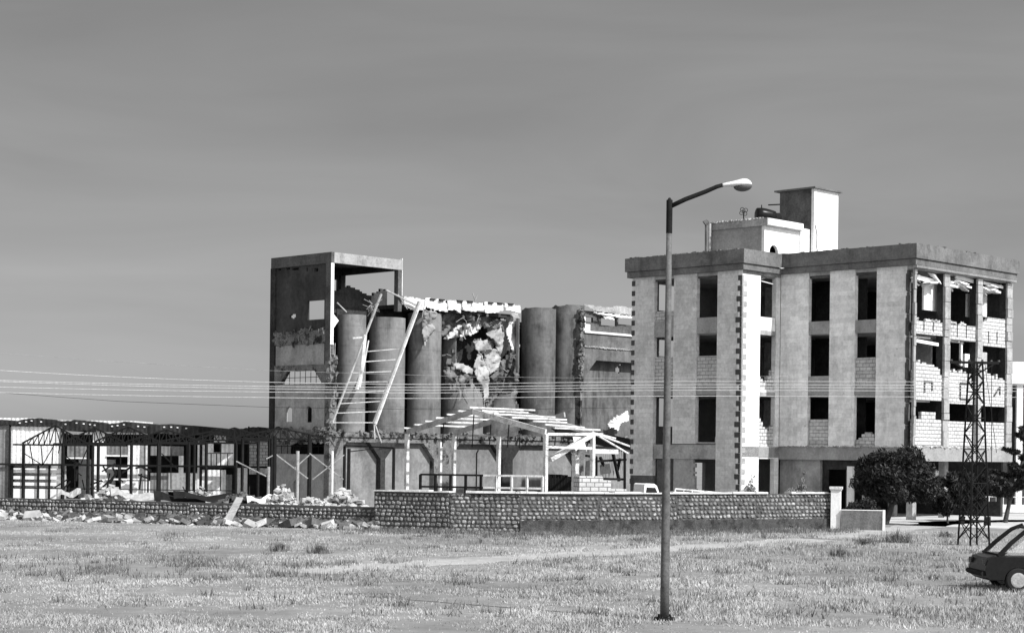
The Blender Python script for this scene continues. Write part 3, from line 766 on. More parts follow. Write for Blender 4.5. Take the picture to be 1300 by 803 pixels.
# --- penthouse and roof tower
def penthouse():
    K = P(968.6, 450, 108.0); F = Frame(K); h = F.hit
    zt = h('u', 0, 968, 277)[1]; wl = h('u', 0, 902, 290)[0]; ur = h('w', 0, 1018, 290)[0]
    z0 = zpb + .12
    ua = h('w', 0, 977, 312)[0]; ub = h('w', 0, 988, 312)[0]; za = h('w', 0, 982, 322)[1]; zb = h('w', 0, 982, 311)[1]
    mb = MB()
    mb.wall(F, 'u', 0, .2, .202, wl, z0, zt - .45)
    mb.build('penthouse_wall', 'panel', bt)
    mb = MB(); mb.wall(F, 'w', 0, .2, 0, ur, z0, zt - .45, [(ua, ub, za - .3, zb)])
    # arch head fillets
    um = (ua + ub) / 2; r = (ub - ua) / 2; n = 8
    mb.build('penthouse_wall', 'white', bt)
    mb = MB()
    for sg in (-1, 1):
        for i in range(n):
            a0, a1 = math.pi / 2 * i / n, math.pi / 2 * (i + 1) / n
            p = [F.pt(um + sg * r * math.cos(a0), -.002, zb - r + r * math.sin(a0)), F.pt(um + sg * r * math.cos(a1), -.002, zb - r + r * math.sin(a1)), F.pt(um + sg * r * math.cos(a1), -.002, zb + .001), F.pt(um + sg * r * math.cos(a0), -.002, zb + .001)]
            mb.prism(p, F.W * .19)
    mb.build('arch_head', 'white', bt)
    mb = MB(); mb.fbox(F, .3, ur, wl - .2, wl, z0, zt - .45); mb.fbox(F, ur - .2, ur, .2, wl - .2, z0, zt - .45); mb.fbox(F, .25, ur - .2, .9, 1.0, z0, zt - .5); mb.build('penthouse_wall', 'inner', bt)
    mb = MB(); mb.fbox(F, -.12, ur * .93, -.28, wl + .05, zt - .45, zt)
    for k in range(60): chunk(mb, F.pt(-.05, random.uniform(0, wl), zt), .12, random.uniform(.1, .5), random.uniform(.04, .14), rz=math.atan2(W.y, W.x), tilt=.1)
    mb.build('penthouse_roof', 'conc', bt)
    mb = MB(); mb.fbox(F, -.0, ur * .93 + .02, -.3, -.282, zt - .4, zt - .02); mb.build('fascia', 'white', bt)
    # stair block joining the tower
    mb = MB(); mb.fbox(F, ur * .93 + .004, ur + 1.2, -.1, 1.4, z0, zt - .25); mb.build('stair_block', 'white', bt)
    # tower
    Kt = P(1031.4, 450, 111.0); T = Frame(Kt); h = T.hit
    z1 = h('u', 0, 1031, 239.5)[1]; w1 = h('u', 0, 989.5, 300)[0]; u1 = h('w', 0, 1063.7, 300)[0]
    mb = MB(); mb.wall(T, 'u', 0, .2, .202, w1, z0, z1); mb.fbox(T, .2, u1, w1 - .2, w1, z0, z1); mb.build('roof_tower', 'dark', bt)
    mb = MB(); mb.fbox(T, 0, u1, 0, .2, z0, z1); mb.fbox(T, u1 - .2, u1, .2, w1 - .2, z0, z1); mb.build('roof_tower', 'white', bt)
    mb = MB(); mb.fbox(T, -.2, u1 + .2, -.2, w1 + .3, z1, z1 + .1); mb.build('tower_cap', 'parapet', bt)
    mb = MB(); mb.bar(T.pt(.1, w1, z1 - .75), T.pt(.1, w1 + .95, z1 - .7), .07); mb.build('pipe_stub', 'steeld', bt)
    mb = MB(); mb.tube([T.pt(.12, -.03, zt + .0), T.pt(.3, -.04, zt - .6), T.pt(.25, -.05, zt - 1.4), T.pt(.6, -.05, zt - 1.9)], .02, 5); mb.build('loose_cable', 'steeld', bt)
    # vent pipes at the left
    for k, (px, r_) in enumerate(((896.5, .08), (901, .1))):
        p = P(px, 320, 110.5); q = P(px, 284 if k else 283, 110.5)
        mb = MB(); mb.tube([Vector((p.x, p.y, z0)), q], r_, 10)
        if k == 0: mb.tube([q - Vector((.1, 0, .05)), q + Vector((.12, 0, .12))], [.2, .12], 10)
        mb.build('vent_pipe', 'steelg' if k else 'dark', bt)
    # things on the roof
    p = P(944, 278, 109.3); zr = zt
    a = thing('antenna', 'small crossed-loop antenna standing on the penthouse roof', 'antenna', (p.x, p.y, zr))
    mb = MB(); mb.tube([(p.x, p.y, zr), (p.x, p.y, zr + .42)], .035, 6); mb.build('mast', 'steeld', a)
    mb = MB()
    for k in range(4):
        an = k * math.pi / 2 + .6; c = Vector((p.x + .16 * math.cos(an), p.y, zr + .55 + .16 * math.sin(an)))
        mb.tube([c + Vector((.11 * math.cos(t), .02 * math.sin(t * 2 + k), .11 * math.sin(t))) for t in [i * math.pi / 6 for i in range(13)]], .02, 5)
        mb.bar((p.x, p.y, zr + .5), c, .03)
    mb.build('loops', 'steeld', a)
    p = P(975, 275, 109.8)
    a = thing('water_tank', 'fallen dark water tank lying crumpled on the penthouse roof', 'tank', (p.x, p.y, zr))
    mb = MB(); d = Vector((.95, .25, -.06)).normalized(); c = Vector((p.x - .15, p.y, zr + .42))
    pts = [c + d * s for s in (-.62, -.58, -.3, 0, .3, .6, .66)]; mb.tube(pts, [.2, .38, .42, .40, .36, .3, .12], 14)
    mb.build('shell', 'carp', a, smooth=True)
    mb = MB(); mb.tube([c + Vector((-.25, 0, .4)), c + Vector((-.25, 0, .62))], .03, 6); mb.bar(c + Vector((-.5, -.3, .2)), c + Vector((.9, -.25, -.3)), .12, .06)
    mb.build('inlet', 'steeld', a)
    mb = MB(); mb.tube([c + d * .62 + Vector((0, 0, -.1)), c + d * .95 + Vector((0, 0, .02))], [.3, .22], 12); mb.build('end_cap', 'steeld', a)
penthouse()

# ================================================================== silo complex
TP = GX(417, 112.0); T = Frame(TP); TH = T.hit
zc = TH('u', 0, 416, 320)[1]; wT = TH('u', 0, 343, 430)[0]; uT = TH('w', 0, 511, 345)[0]
ux = lambda px, py=470: TH('w', 0, px, py)[0]
zx = lambda px, py: TH('w', 0, px, py)[1]
zu = lambda px, py: TH('u', 0, px, py)[1]
wx = lambda px, py=450: TH('u', 0, px, py)[0]
zbase = zx(500, 549)          # top of the lower storey
print('silo', TP, zc, wT, uT, zbase, ux(735), ux(800))
st_ = thing('bombed_grain_silo', 'gutted grain silo works, round bins behind a blackened corner tower frame', 'silo', TP)
def tower():
    slab_b = zc - .68
    mb = MB(); mb.fbox(T, .25, uT, .25, wT, zc - .25, zc - .02); mb.fbox(T, .0, .24, 0, wT, slab_b, zc); mb.build('roof_beam', 'dark', st_)
    mb = MB(); mb.fbox(T, .242, uT, 0, .24, slab_b + .02, zc - .004); mb.build('roof_beam', 'plaster', st_)
    mb = MB(); mb.fbox(T, .242, uT, wT - .24, wT, slab_b, zc - .004); mb.fbox(T, uT - .25, uT, .242, wT - .242, slab_b, zc - .26); mb.build('roof_beam', 'inner', st_)
    # corner column: pale shaft, its shaded side painted as a dark face
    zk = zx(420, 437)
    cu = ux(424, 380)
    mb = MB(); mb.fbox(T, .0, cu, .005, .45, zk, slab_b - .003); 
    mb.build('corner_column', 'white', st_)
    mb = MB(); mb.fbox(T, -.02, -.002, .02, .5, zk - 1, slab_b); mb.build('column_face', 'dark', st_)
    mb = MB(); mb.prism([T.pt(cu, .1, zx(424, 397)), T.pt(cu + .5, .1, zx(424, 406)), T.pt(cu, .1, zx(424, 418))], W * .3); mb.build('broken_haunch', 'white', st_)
    mb = MB(); mb.fbox(T, 0, .55, .0, .5, 0, zk - .8)
    for k in range(80): chunk(mb, T.pt(random.uniform(0, .6), random.uniform(-.02, .4), random.uniform(zbase, zk - .6)), .2, .2, random.uniform(.1, .5))
    mb.build('corner_column', 'mottled', st_)
    mb = MB()
    for d in (.08, .2, .34, .46): mb.bar(T.pt(d, .1, zk + .1), T.pt(d + random.uniform(-.06, .06), .1, zk - .95), .025)
    mb.build('rebar', 'steelw', st_)
    mb = MB(); mb.fbox(T, uT - .35, uT - .02, 0.02, .4, zx(508, 395), slab_b); mb.build('rear_column', 'dark', st_)
    mb = MB(); mb.fbox(T, uT - .02, uT + .02, 0.01, .41, zx(508, 375), zc + .1); mb.build('column_face', 'white', st_)
    mb = MB(); mb.fbox(T, uT - .4, uT, wT - .4, wT, 0, slab_b); mb.build('rear_column', 'burnt', st_)
    # left face: burnt infill with holes
    z1 = slab_b; zA = zu(380, 420); zB = zu(380, 437); zC = zu(380, 463); zD = zu(380, 487)
    hs = rect_holes(T, 'u', 0, [(388.5, 381, 410.5, 405.5)])
    hs2 = rect_holes(T, 'u', 0, [(366, 397.5, 374, 404.5)])[0]
    zst = rect_holes(T, 'u', 0, [(352, 340, 356, 341.3), (362, 340, 366, 341.5), (370, 340, 378, 341.5), (388, 341, 390, 342.5), (398, 341.8, 403, 343)])
    w0, w1 = .5, wT - .02
    a = list(np.linspace(w0, w1, 44)); z = list(np.linspace(zA, z1 - .003, 56)); 
    hm = ((hs2[0] + hs2[1]) / 2, (hs2[2] + hs2[3]) / 2, (hs2[1] - hs2[0]) / 2, (hs2[3] - hs2[2]) / 2)
    def ok(x, y):
        if hs[0][0] < x < hs[0][1] and hs[0][2] < y < hs[0][3]: return False
        if ((x - hm[0]) / hm[2]) ** 2 + ((y - hm[1]) / hm[3]) ** 2 < 1.0: return False
        if any(q[0] < x < q[1] and abs(y - (q[2] + q[3]) / 2) < .085 for q in zst): return False
        return True
    mb = MB(); mb.gridwall(T, 'u', .1, .28, a, z, ok); mb.build('burnt_infill', mat('smoke_stained_wall', .055, .35, .45, streak=.45, bump=.3, fine=.2), st_)
    mb = MB(); mb.fbox(T, .0, .3, .52, wT, zB, zA - .003)
    for k in range(60): chunk(mb, T.pt(0, random.uniform(.5, wT - .1), random.uniform(zB, zA + .1)), .1, random.uniform(.1, .4), random.uniform(.1, .4))
    mb.build('floor_beam', 'mottled', st_)
    mb = MB(); mb.fbox(T, .06, .26, w0 + .15, w1 - .5, zC, zB - .003); mb.build('plaster_panel', 'plaster', st_)
    mb = MB(); mb.fbox(T, -.02, .3, wT - .45, wT + .02, 0, slab_b - .003); mb.fbox(T, .05, .3, w0, w0 + .15, zC, zB); mb.build('left_column', 'burnt', st_)
    # trapezoid window under a blackened haunched beam
    wa, wb = wx(355), wx(409); wc_, wd_ = wx(364), wx(399); zT = zu(380, 470.5)
    mb = MB(); d = U * .32
    mb.prism([T.pt(.01, w0, zT), T.pt(.01, w0, zC - .003), T.pt(.01, wT - .45, zC - .003), T.pt(.01, wT - .45, zT)], d)
    mb.prism([T.pt(.01, wb, zD), T.pt(.01, wd_, zT - .002), T.pt(.01, w0, zT - .002), T.pt(.01, w0, zD)], d)
    mb.prism([T.pt(.01, wc_, zT - .002), T.pt(.01, wa, zD), T.pt(.01, wT - .45, zD), T.pt(.01, wT - .45, zT - .002)], d)
    mb.build('haunched_beam', 'mottled', st_)
    f = MB()
    for i in range(8): ww = wb + (wa - wb) * (i + .5) / 8; f.bar(T.pt(.2, ww, zD), T.pt(.2, ww, zT + .1), .035)
    f.bar(T.pt(.2, wb - .1, (zT + zD) / 2), T.pt(.2, wa + .1, (zT + zD) / 2), .035); f.build('window_grid', 'steeld', st_)
    # panel with two arched windows
    r2 = rect_holes(T, 'u', 0, [(361.5, 516, 370.5, 535), (386.5, 515, 395, 535.5)])
    zE = zu(380, 545)
    a = list(np.linspace(w0 + .02, wT - .5, 90)); z = list(np.linspace(zE, zD - .003, 70))
    def ok2(x, y):
        for q in r2:
            c = (q[0] + q[1]) / 2; rr = (q[1] - q[0]) / 2
            if q[0] < x < q[1] and q[2] < y < q[3] - rr: return False
            if (x - c) ** 2 + (y - q[3] + rr) ** 2 < rr * rr and y >= q[3] - rr: return False
        return True
    mb = MB(); mb.gridwall(T, 'u', .06, .26, a, z, ok2); mb.build('arched_window_panel', 'plaster', st_)
    # rear / inner walls: open behind the first arch, closed behind the second
    mb = MB(); mb.wall(T, 'w', wT - .2, wT - .01, .32, uT - .4, 0, slab_b, rect_holes(T, 'w', wT, [(380, 378, 415, 408), (362, 395, 378, 406), (350, 468, 412, 490), (350, 500, 371, 540)]) + [(3.3, uT - .5, zx(470, 362), slab_b - .3)])
    mb.build('inner_wall', 'burnt', st_)
    # low blackened machine room seen through the open frame
    zr = TH('u', 5, 470, 362)[1]
    mb = MB(); mb.ragged(T, 'w', 2.8, 3.0, 2.2, uT + 1.2, zx(470, 395), lambda q: zr - .3 + .25 * math.sin(q * 2), cell=.2, cellz=.1, jit=.1); mb.build('broken_machine_room', 'inner', st_)
    # lower storey of the left face
    zF = zu(380, 566); zG = zu(380, 576)
    mb = MB(); mb.fbox(T, -.3, .3, 0.52, wT - .5, zu(380, 556), zE - .003)
    for k in range(160): chunk(mb, T.pt(-.3 + random.uniform(0, .3), random.uniform(-.2, wT), random.uniform(zu(380, 562), zE + .1)), random.uniform(.1, .3), random.uniform(.1, .4), random.uniform(.08, .3))
    mb.build('broken_balcony_edge', 'mottled', st_)
    q = rect_holes(T, 'u', 0, [(371, 609, 379, 640)])[0]
    def ok3(x, y):
        c = (q[0] + q[1]) / 2; rr = (q[1] - q[0]) / 2
        if q[0] < x < q[1] and y < q[3] - rr: return False
        if (x - c) ** 2 + (y - q[3] + rr) ** 2 < rr * rr: return False
        return True
    mb = MB(); mb.gridwall(T, 'u', .06, .26, list(np.linspace(.55, wT - .5, 70)), list(np.linspace(0, zG, 50)), ok3); mb.build('lower_panel', 'plaster', st_)
    f = MB()
    for i in range(9): ww = .6 + (wT - 1.1) * i / 8; f.bar(T.pt(.15, ww, zG), T.pt(.15, ww, zF + .3), .04)
    f.bar(T.pt(.15, .55, zF), T.pt(.15, wT - .5, zF), .04); f.build('window_grid', 'steeld', st_)
tower()

def silos():
    spans = [(424, 466), (467, 514), (515, 559), (560, 600)]
    ztop = zx(470, 399)
    e = [ux(432), ux(467), ux(515), ux(559), ux(607), ux(660), ux(701), ux(741)]
    BS = [(428, 464), (468, 514), (517, 560), (562, 611), (610, 659), (661, 705), (699, 741)]
    for i in range(7):
        if i in (3, 4): continue
        sp = BS[i]; w_ = 1.5; c = TH('w', w_, (sp[0] + sp[1]) / 2, 470)[0]; r = (sp[1] - sp[0]) / 2 * T.pt(c, w_, 0).y / FPX
        zt_ = [ztop, ztop, zx(540, 395), 0, 0, zx(680, 388), zx(715, 384)][i]
        mb = MB(); C0 = T.pt(c, w_, zbase); n = 56
        rr = r
        if i >= 5:   # ragged tops
            vs = []; 
            for k in range(n):
                a = 2 * math.pi * k / n; d = Vector((math.cos(a), math.sin(a), 0)) * rr
                zt2 = zt_ - .25 * abs(noise.noise(Vector((a * 1.3, i, 0)))) - (.25 if 20 < k < 30 else 0)
                vs += [(C0 + d), Vector((C0.x + d.x, C0.y + d.y, zt2))]
            mb.add(vs, [(2 * k, 2 * ((k + 1) % n), 2 * ((k + 1) % n) + 1, 2 * k + 1) for k in range(n)] + [tuple(2 * k + 1 for k in range(n))])
        else: mb.tube([C0, Vector((C0.x, C0.y, zt_))], rr, n)
        mb.build('silo_bin', 'silo' if i < 5 else 'slip', st_)
    # closing dark wall behind the bins, and the gutted middle bay
    mb = MB(); mb.fbox(T, e[1] - .3, e[7] + .3, 2.75, 2.95, zbase, zx(600, 398)); mb.build('rear_wall', 'burnt', st_)
    mb = MB(); mb.fbox(T, e[3] + .05, e[5] - .05, 2.2, 2.4, zbase, zx(600, 425)); mb.build('gutted_bay', 'burnt', st_)
    # surviving lower shells of the two torn bins
    for i in (3, 4):
        sp = BS[i]; c = TH('w', 1.5, (sp[0] + sp[1]) / 2, 470)[0]; rr = (sp[1] - sp[0]) / 2 * T.pt(c, 1.5, 0).y / FPX; n = 44; m = 26; mb = MB(); C0 = T.pt(c, 1.5, 0)
        zt_ = zx(600, 398); az0 = math.atan2(-1, -.05)
        idx = {}
        def hole(k, j):
            a = (k / (n - 1) - .5) * 2; z = j / m
            px_ = i - 3 + (a + 1) / 2        # 0..2 across both bins
            f = noise.noise(Vector((a * 2 + i * 3, z * 5, 2))) * .22
            if i == 3: return z > .30 + f + .28 * abs(a + .9) * 0 and not (a < -.15 and z < .80 + f * .5) 
            return z > .22 + f and not (a > .62 and z > .45 + f)
        for k in range(n - 1):
            for j in range(m):
                if hole(k, j): continue
                q = []
                for kk, jj in ((k, j), (k + 1, j), (k + 1, j + 1), (k, j + 1)):
                    if (kk, jj) not in idx:
                        a = az0 + (kk / (n - 1) - .5) * math.pi * 1.25; idx[(kk, jj)] = len(mb.v)
                        mb.v.append((C0.x + math.cos(a) * rr, C0.y + math.sin(a) * rr, zbase + (zt_ - zbase) * jj / m))
                    q.append(idx[(kk, jj)])
                mb.f.append(tuple(q))
        mb.build('torn_bin_shell', 'silo' if i == 3 else 'slip', st_, mod=.16)
    # crumpled sheets in the tear: outline in photo pixels, built in depth with folds
    def sheet(poly, wdep, m, amp, seed, curl=.6, nm='torn_sheet', jt=1.0):
        xs = [p[0] for p in poly]; ys = [p[1] for p in poly]; x0, x1, y0, y1 = min(xs), max(xs), min(ys), max(ys)
        nx, ny = max(8, int((x1 - x0) / 1.2)), max(8, int((y1 - y0) / 1.2)); mb = MB(); idx = {}
        def inside(x, y):
            c = False; j = len(poly) - 1
            for i_ in range(len(poly)):
                a, b = poly[i_], poly[j]
                if (a[1] > y) != (b[1] > y) and x < (b[0] - a[0]) * (y - a[1]) / (b[1] - a[1]) + a[0]: c = not c
                j = i_
            return c
        def vid(i_, j):
            if (i_, j) not in idx:
                x = x0 + (x1 - x0) * i_ / nx; y = y0 + (y1 - y0) * j / ny
                f = 1.6 - 3.4 * abs(noise.noise(Vector((x * .045 + y * .03, y * .022, seed)))) + .7 * abs(noise.noise(Vector((x * .13, y * .09, seed + 4))))
                ww = wdep + amp * f + curl * ((x - x0) / (x1 - x0) - .5) ** 2
                jx = noise.noise(Vector((x * .33, y * .33, seed))) * 2.0; jy = noise.noise(Vector((x * .33, y * .33, seed + 9))) * 2.0
                u_, z_ = TH('w', ww, x + jx * jt, y + jy * jt); idx[(i_, j)] = len(mb.v); mb.v.append(tuple(T.pt(u_, ww, z_)))
            return idx[(i_, j)]
        for i_ in range(nx):
            for j in range(ny):
                if inside(x0 + (x1 - x0) * (i_ + .5) / nx, y0 + (y1 - y0) * (j + .5) / ny):
                    mb.f.append((vid(i_, j), vid(i_ + 1, j), vid(i_ + 1, j + 1), vid(i_, j + 1)))
        mb.build(nm, m, st_, mod=.05, smooth=nm == 'torn_sheet')
    sheet([(563, 430), (575, 417), (590, 412), (600, 408), (612, 413), (606, 422), (590, 427), (575, 429)], .4, 'edge', .35, 1)
    sheet([(548, 400), (560, 396), (590, 396), (600, 404), (592, 412), (575, 417), (562, 428), (558, 420)], 1.0, 'dsheet', .3, 2)
    sheet([(590, 396), (610, 397), (640, 400), (634, 408), (620, 415), (600, 410)], .9, 'plaster', .4, 3)
    sheet([(617, 425), (625, 415), (636, 408), (640, 425), (637, 445), (632, 455), (628, 432)], .2, 'plaster', .5, 5)
    sheet([(614, 448), (622, 442), (632, 444), (636, 458), (631, 470), (622, 474), (615, 462)], .1, 'sheet', .4, 6, curl=1.2)
    sheet([(602, 430), (616, 431), (628, 434), (626, 444), (612, 449), (600, 440)], .5, 'plaster', .4, 7)
    sheet([(607, 447), (611, 450), (622, 474), (621, 478), (620, 507), (615, 508), (612, 490), (604, 476), (602, 462)], -.1, 'sheet', .25, 8)
    sheet([(578, 460), (590, 462), (601, 468), (600, 475), (588, 472), (576, 464)], .1, 'sheet', .3, 9)
    sheet([(563, 470), (570, 458), (582, 462), (603, 478), (612, 500), (600, 512), (580, 506), (566, 486)], .35, 'dsheet', .5, 10)
    sheet([(641, 418), (650, 410), (659, 408), (659, 446), (652, 448), (645, 430)], .6, 'edge', .2, 11)
    sheet([(640, 400), (659, 396), (660, 416), (646, 418)], .7, 'plaster', .3, 12)
    sheet([(600, 476), (640, 455), (656, 430), (659, 470), (656, 520), (610, 525)], 1.3, 'dsheet', .6, 13)
    sheet([(537, 393), (553, 395), (558, 410), (545, 425), (539, 440), (536, 420)], .15, 'plaster', .2, 14)
    mb = MB(); rb = MB(); random.seed(13)
    for k in range(64):
        an = random.uniform(0, 6.28); x = 609 + math.cos(an) * random.uniform(26, 46); y = 450 + math.sin(an) * random.uniform(36, 62)
        w_ = random.uniform(.3, 1.0); u_, z_ = TH('w', w_, x, max(400, y)); chunk(mb, T.pt(u_, w_, z_), random.uniform(.1, .5), random.uniform(.1, .3), random.uniform(.1, .55))
        if k < 24:
            p = T.pt(u_, w_ - .1, z_); q = p + Vector((random.uniform(-.6, .6), random.uniform(-.5, .1), random.uniform(-1.1, .2)))
            rb = MB(); rb.tube([p, p.lerp(q, .5) + Vector((random.uniform(-.15, .15), -.1, .1)), q], .022, 4); rb.build('hanging_rebar', 'steelg', st_)
    mb.build('fractured_edge', 'slip', st_)['kind'] = 'stuff'
    # white roof-edge sheeting, in separately buckled lengths
    pcs = [((512, 376), (540, 380), 14), ((540, 378), (567, 381), 14), ((568, 381), (586, 382), 13), ((586, 382), (614, 385), 12), ((615, 383), (640, 386), 11), ((640, 385), (661, 388), 10)]
    for k, ((xa, ya), (xb, yb), hh) in enumerate(pcs):
        b0 = hh + random.uniform(-3, 4); b1 = hh + random.uniform(-4, 4)
        sheet([(xa, ya), (xb - 1, yb), (xb + random.uniform(-3, 2), yb + b1), ((xa + xb) / 2, (ya + yb) / 2 + hh + random.uniform(-2, 3)), (xa + 1, ya + b0)], .15 + .05 * (k % 2), 'edge', .05, 20 + k, .1, 'roof_edge_sheet', .4)
    mb = MB()
    for px in (548, 560, 583, 596, 622, 634, 648):
        u_ = ux(px, 380); z_ = zx(px, 380 + (px - 548) * .06)
        mb.fbox(T, u_, u_ + .45, .1, 2.5, z_ - .02, z_ + .08)
    mb.build('roof_joists', 'burnt', st_)
    mb = MB(); mb.fbox(T, ux(513), ux(655), .6, 3.0, zx(600, 398), zx(600, 398) + .25); mb.build('roof_deck', 'inner', st_)
    for (a, b, r_) in (((490, 368), (530, 388), .06), ((505, 373), (517, 392), .03), ((474, 420), (430, 384), .03), ((428, 384), (440, 396), .04), ((540, 380), (536, 402), .03), ((600, 372), (604, 384), .03), ((606, 374), (602, 384), .03)):
        mb = MB(); p = TH('w', -.1, *a); q = TH('w', -.1, *b); mb.bar(T.pt(p[0], -.1, p[1]), T.pt(q[0], -.1, q[1]), r_ * 1.6); 
        if (a, b) != ((474, 420), (430, 384)): mb.build('twisted_bar', 'steelg', st_)
    # right framed bay
    e0, e1 = ux(737), ux(815) + 2
    def hz(px, py): return zx(px, py)
    zt_ = hz(760, 395); zl = hz(760, 421); zm = hz(760, 440)
    ops = rect_holes(T, 'w', 0, [(744, 402, 757, 408), (767, 404, 787, 413), (789, 402, 812, 412)])
    mb = MB(); mb.wall(T, 'w', .3, .5, e0 + .1, e1, zl, zt_, [(a, b, c, d) for a, b, c, d in ops]); mb.build('upper_wall', 'dark', st_)
    mb = MB(); mb.fbox(T, e0 + .3, e1, -.12, .3, zl - .15, zl - .0); mb.fbox(T, e0 + .3, e0 + 1.1, .1, .29, zl, zl + .5); mb.fbox(T, e0 + .3, e0 + .6, .1, .288, zl + .5, zl + 1.0); mb.build('ledge', 'white', st_)
    mb = MB(); mb.fbox(T, e0 + .1, e1, .0, .3, zm, zl - .155); mb.build('spandrel', 'slip', st_)
    mb = MB()
    for k in range(40): chunk(mb, T.pt(e0 + (e1 - e0) * k / 40, -.02, zm - .05), .3, .15, .12, rz=math.atan2(U.y, U.x), tilt=.3)
    mb.build('broken_moulding', 'plaster', st_)
    # chamfered opening below
    zn = hz(770, 458); zo = hz(745, 478)
    d = W * .3
    mb = MB(); mb.prism([T.pt(e0 + .1, 0, zn), T.pt(e0 + .1, 0, zm - .1), T.pt(e1, 0, zm - .1), T.pt(e1, 0, zn)], d)
    mb.prism([T.pt(e0 + .1, 0, zo), T.pt(e0 + .1, 0, zn - .003), T.pt(ux(757), 0, zn - .003), T.pt(ux(742), 0, zo)], d); mb.build('haunched_beam', 'slip', st_)
    hh = rect_holes(T, 'w', .8, [(781, 464, 787, 474), (786, 461.5, 789, 464)])
    a = list(np.linspace(e0 + .1, e1, 60)); z = list(np.linspace(zbase, zn + .3, 60))
    def okh(x, y):
        for q in hh:
            if ((x - (q[0] + q[1]) / 2) / ((q[1] - q[0]) / 2)) ** 2 + ((y - (q[2] + q[3]) / 2) / ((q[3] - q[2]) / 2)) ** 2 < 1 + .5 * noise.noise(Vector((x * 5, y * 5, 0))): return False
        return True
    mb = MB(); mb.gridwall(T, 'w', .75, .9, a, z, okh); mb.build('recessed_wall', 'slip', st_)
    mb = MB(); mb.fbox(T, e0 - .1, e0 + .098, -.1, .4, zbase, zt_)
    for k in range(110): chunk(mb, T.pt(e0 + random.uniform(-.2, .15), -.1 + random.uniform(-.05, .1), random.uniform(hz(738, 495), zt_)), .25, .2, random.uniform(.1, .35))
    mb.build('ragged_column', 'mottled', st_)
    sheet([(740, 386), (770, 390), (790, 388), (806, 392), (806, 400), (780, 398), (755, 394)], -.2, 'conc', .1, 31, .1, 'roof_edge_sheet', .5)
    sheet([(764, 398), (778, 400), (780, 406), (768, 405)], -.35, 'edge', .1, 32, .1, jt=.3)
    sheet([(752, 396), (800, 401), (803, 404), (790, 404), (760, 399)], -.3, 'edge', .06, 34, .1, jt=.3)
    sheet([(770, 540), (776, 532), (797, 521), (798, 533), (787, 537), (785, 546)], -.4, 'white', .1, 33, .1, 'fallen_panel')
silos()

def lower():
    e1 = ux(815) + 2
    zb = zbase - .02; zbeam = zx(520, 562)
    m = mat('lower_storey_plaster', .21, .2, .6, streak=.35, bump=.25, fine=.15, stain=.25)
    mb = MB(); mb.fbox(T, .6, e1, .4, .6, 0, zb - .3); mb.build('recessed_wall', m, st_)
    mb = MB(); mb.fbox(T, .2, e1, -.1, 4.0, zb - .3, zb)
    for k in range(170): chunk(mb, T.pt(random.uniform(.0, e1), -.3 + random.uniform(0, .3), zb + random.uniform(-.25, .08)), random.uniform(.1, .4), .2, random.uniform(.06, .25))
    mb.build('podium_slab', 'mottled', st_)
    mb = MB(); mb.fbox(T, .56, e1, 0, .398, zbeam, zb - .302); mb.build('podium_beam', 'mottled', st_)
    cols = [(483, 489), (551, 570), (638, 651), (731, 741)]
    prev = .5
    for i, (a, b) in enumerate(cols):
        ua, ub = ux(a, 590), ux(b, 590)
        mb = MB(); mb.fbox(T, ua, ub, .0, .398, 0, zbeam - .003)
        ch = .95
        d = W * .385
        for s, uu in ((-1, ua), (1, ub)):
            mb.prism([T.pt(uu, .01, zbeam - .003), T.pt(uu + s * ch, .01, zbeam - .003), T.pt(uu, .01, zbeam - ch - .1)], d)
        mb.build('podium_column', ('burnt', 'mottled', 'burnt', 'mottled')[i], st_)
    mb = MB(); d = W * .385; mb.prism([T.pt(.56, .01, zbeam - .003), T.pt(1.4, .01, zbeam - .003), T.pt(.56, .01, zbeam - 1.1)], d); mb.build('haunch', 'mottled', st_)
lower()

# ================================================================== leaning conveyor frame
def conveyor():
    t = thing('fallen_conveyor', 'twisted ladder-like steel conveyor frame leaning on the silo bins', 'conveyor', P(475, 545, 109.5) * 1)
    t.location.z = 0
    Y0, Y1 = 108.6, 111.6
    def q(px, py):
        f = (545 - py) / 170; return P(px, py, Y0 + (Y1 - Y0) * f)
    mb = MB(); mb.bar(q(484, 373), q(466, 420), .11, .12); mb.bar(q(466, 420), q(422, 536), .1, .11)
    mb.build('rail', 'steelg', t)
    mb = MB(); mb.bar(q(532.5, 383), q(475, 538), .17, .2); mb.build('rail', 'steelg', t)
    mb = MB(); mb.bar(q(532.5, 383) + Vector((.12, -.02, 0)), q(475, 538) + Vector((.12, -.02, 0)), .04, .08); mb.build('rail_flange', 'steelw', t)
    for (x0, y0, x1, y1) in ((466, 446, 510, 442), (462, 459, 503, 456), (448, 473, 500, 471), (442, 485, 492, 484), (438, 498, 490, 496), (432, 512, 484, 509), (427, 524, 478, 522), (422, 536, 475, 536)):
        mb = MB(); mb.bar(q(x0, y0), q(x1, y1), .05, .05); mb.build('rung', 'steelw', t)
    mb = MB(); mb.bar(q(464, 425), q(460, 470), .16, .12); mb.bar(q(460, 470), q(453, 494), .16, .12); mb.bar(q(468, 432), q(457, 492), .06, .06); mb.bar(q(448, 429), q(460, 428), .1, .1)
    mb.build('bent_guard', 'steelw', t)
    mb = MB(); mb.bar(q(476, 538), q(484, 562), .07, .08); mb.bar(q(475, 538), q(476, 557), .06); mb.build('foot_strut', 'steelg', t)
    # crumpled cable knot on the left rail
    mb = MB()
    for k in range(14):
        c = q(472 + random.uniform(-6, 4), 388 + random.uniform(-4, 6)); d = Vector((random.uniform(-.5, .5), random.uniform(-.1, .3), random.uniform(-.4, .4)))
        mb.bar(c, c + d, .03)
    mb.build('cable_knot', 'steelg', t)
conveyor()

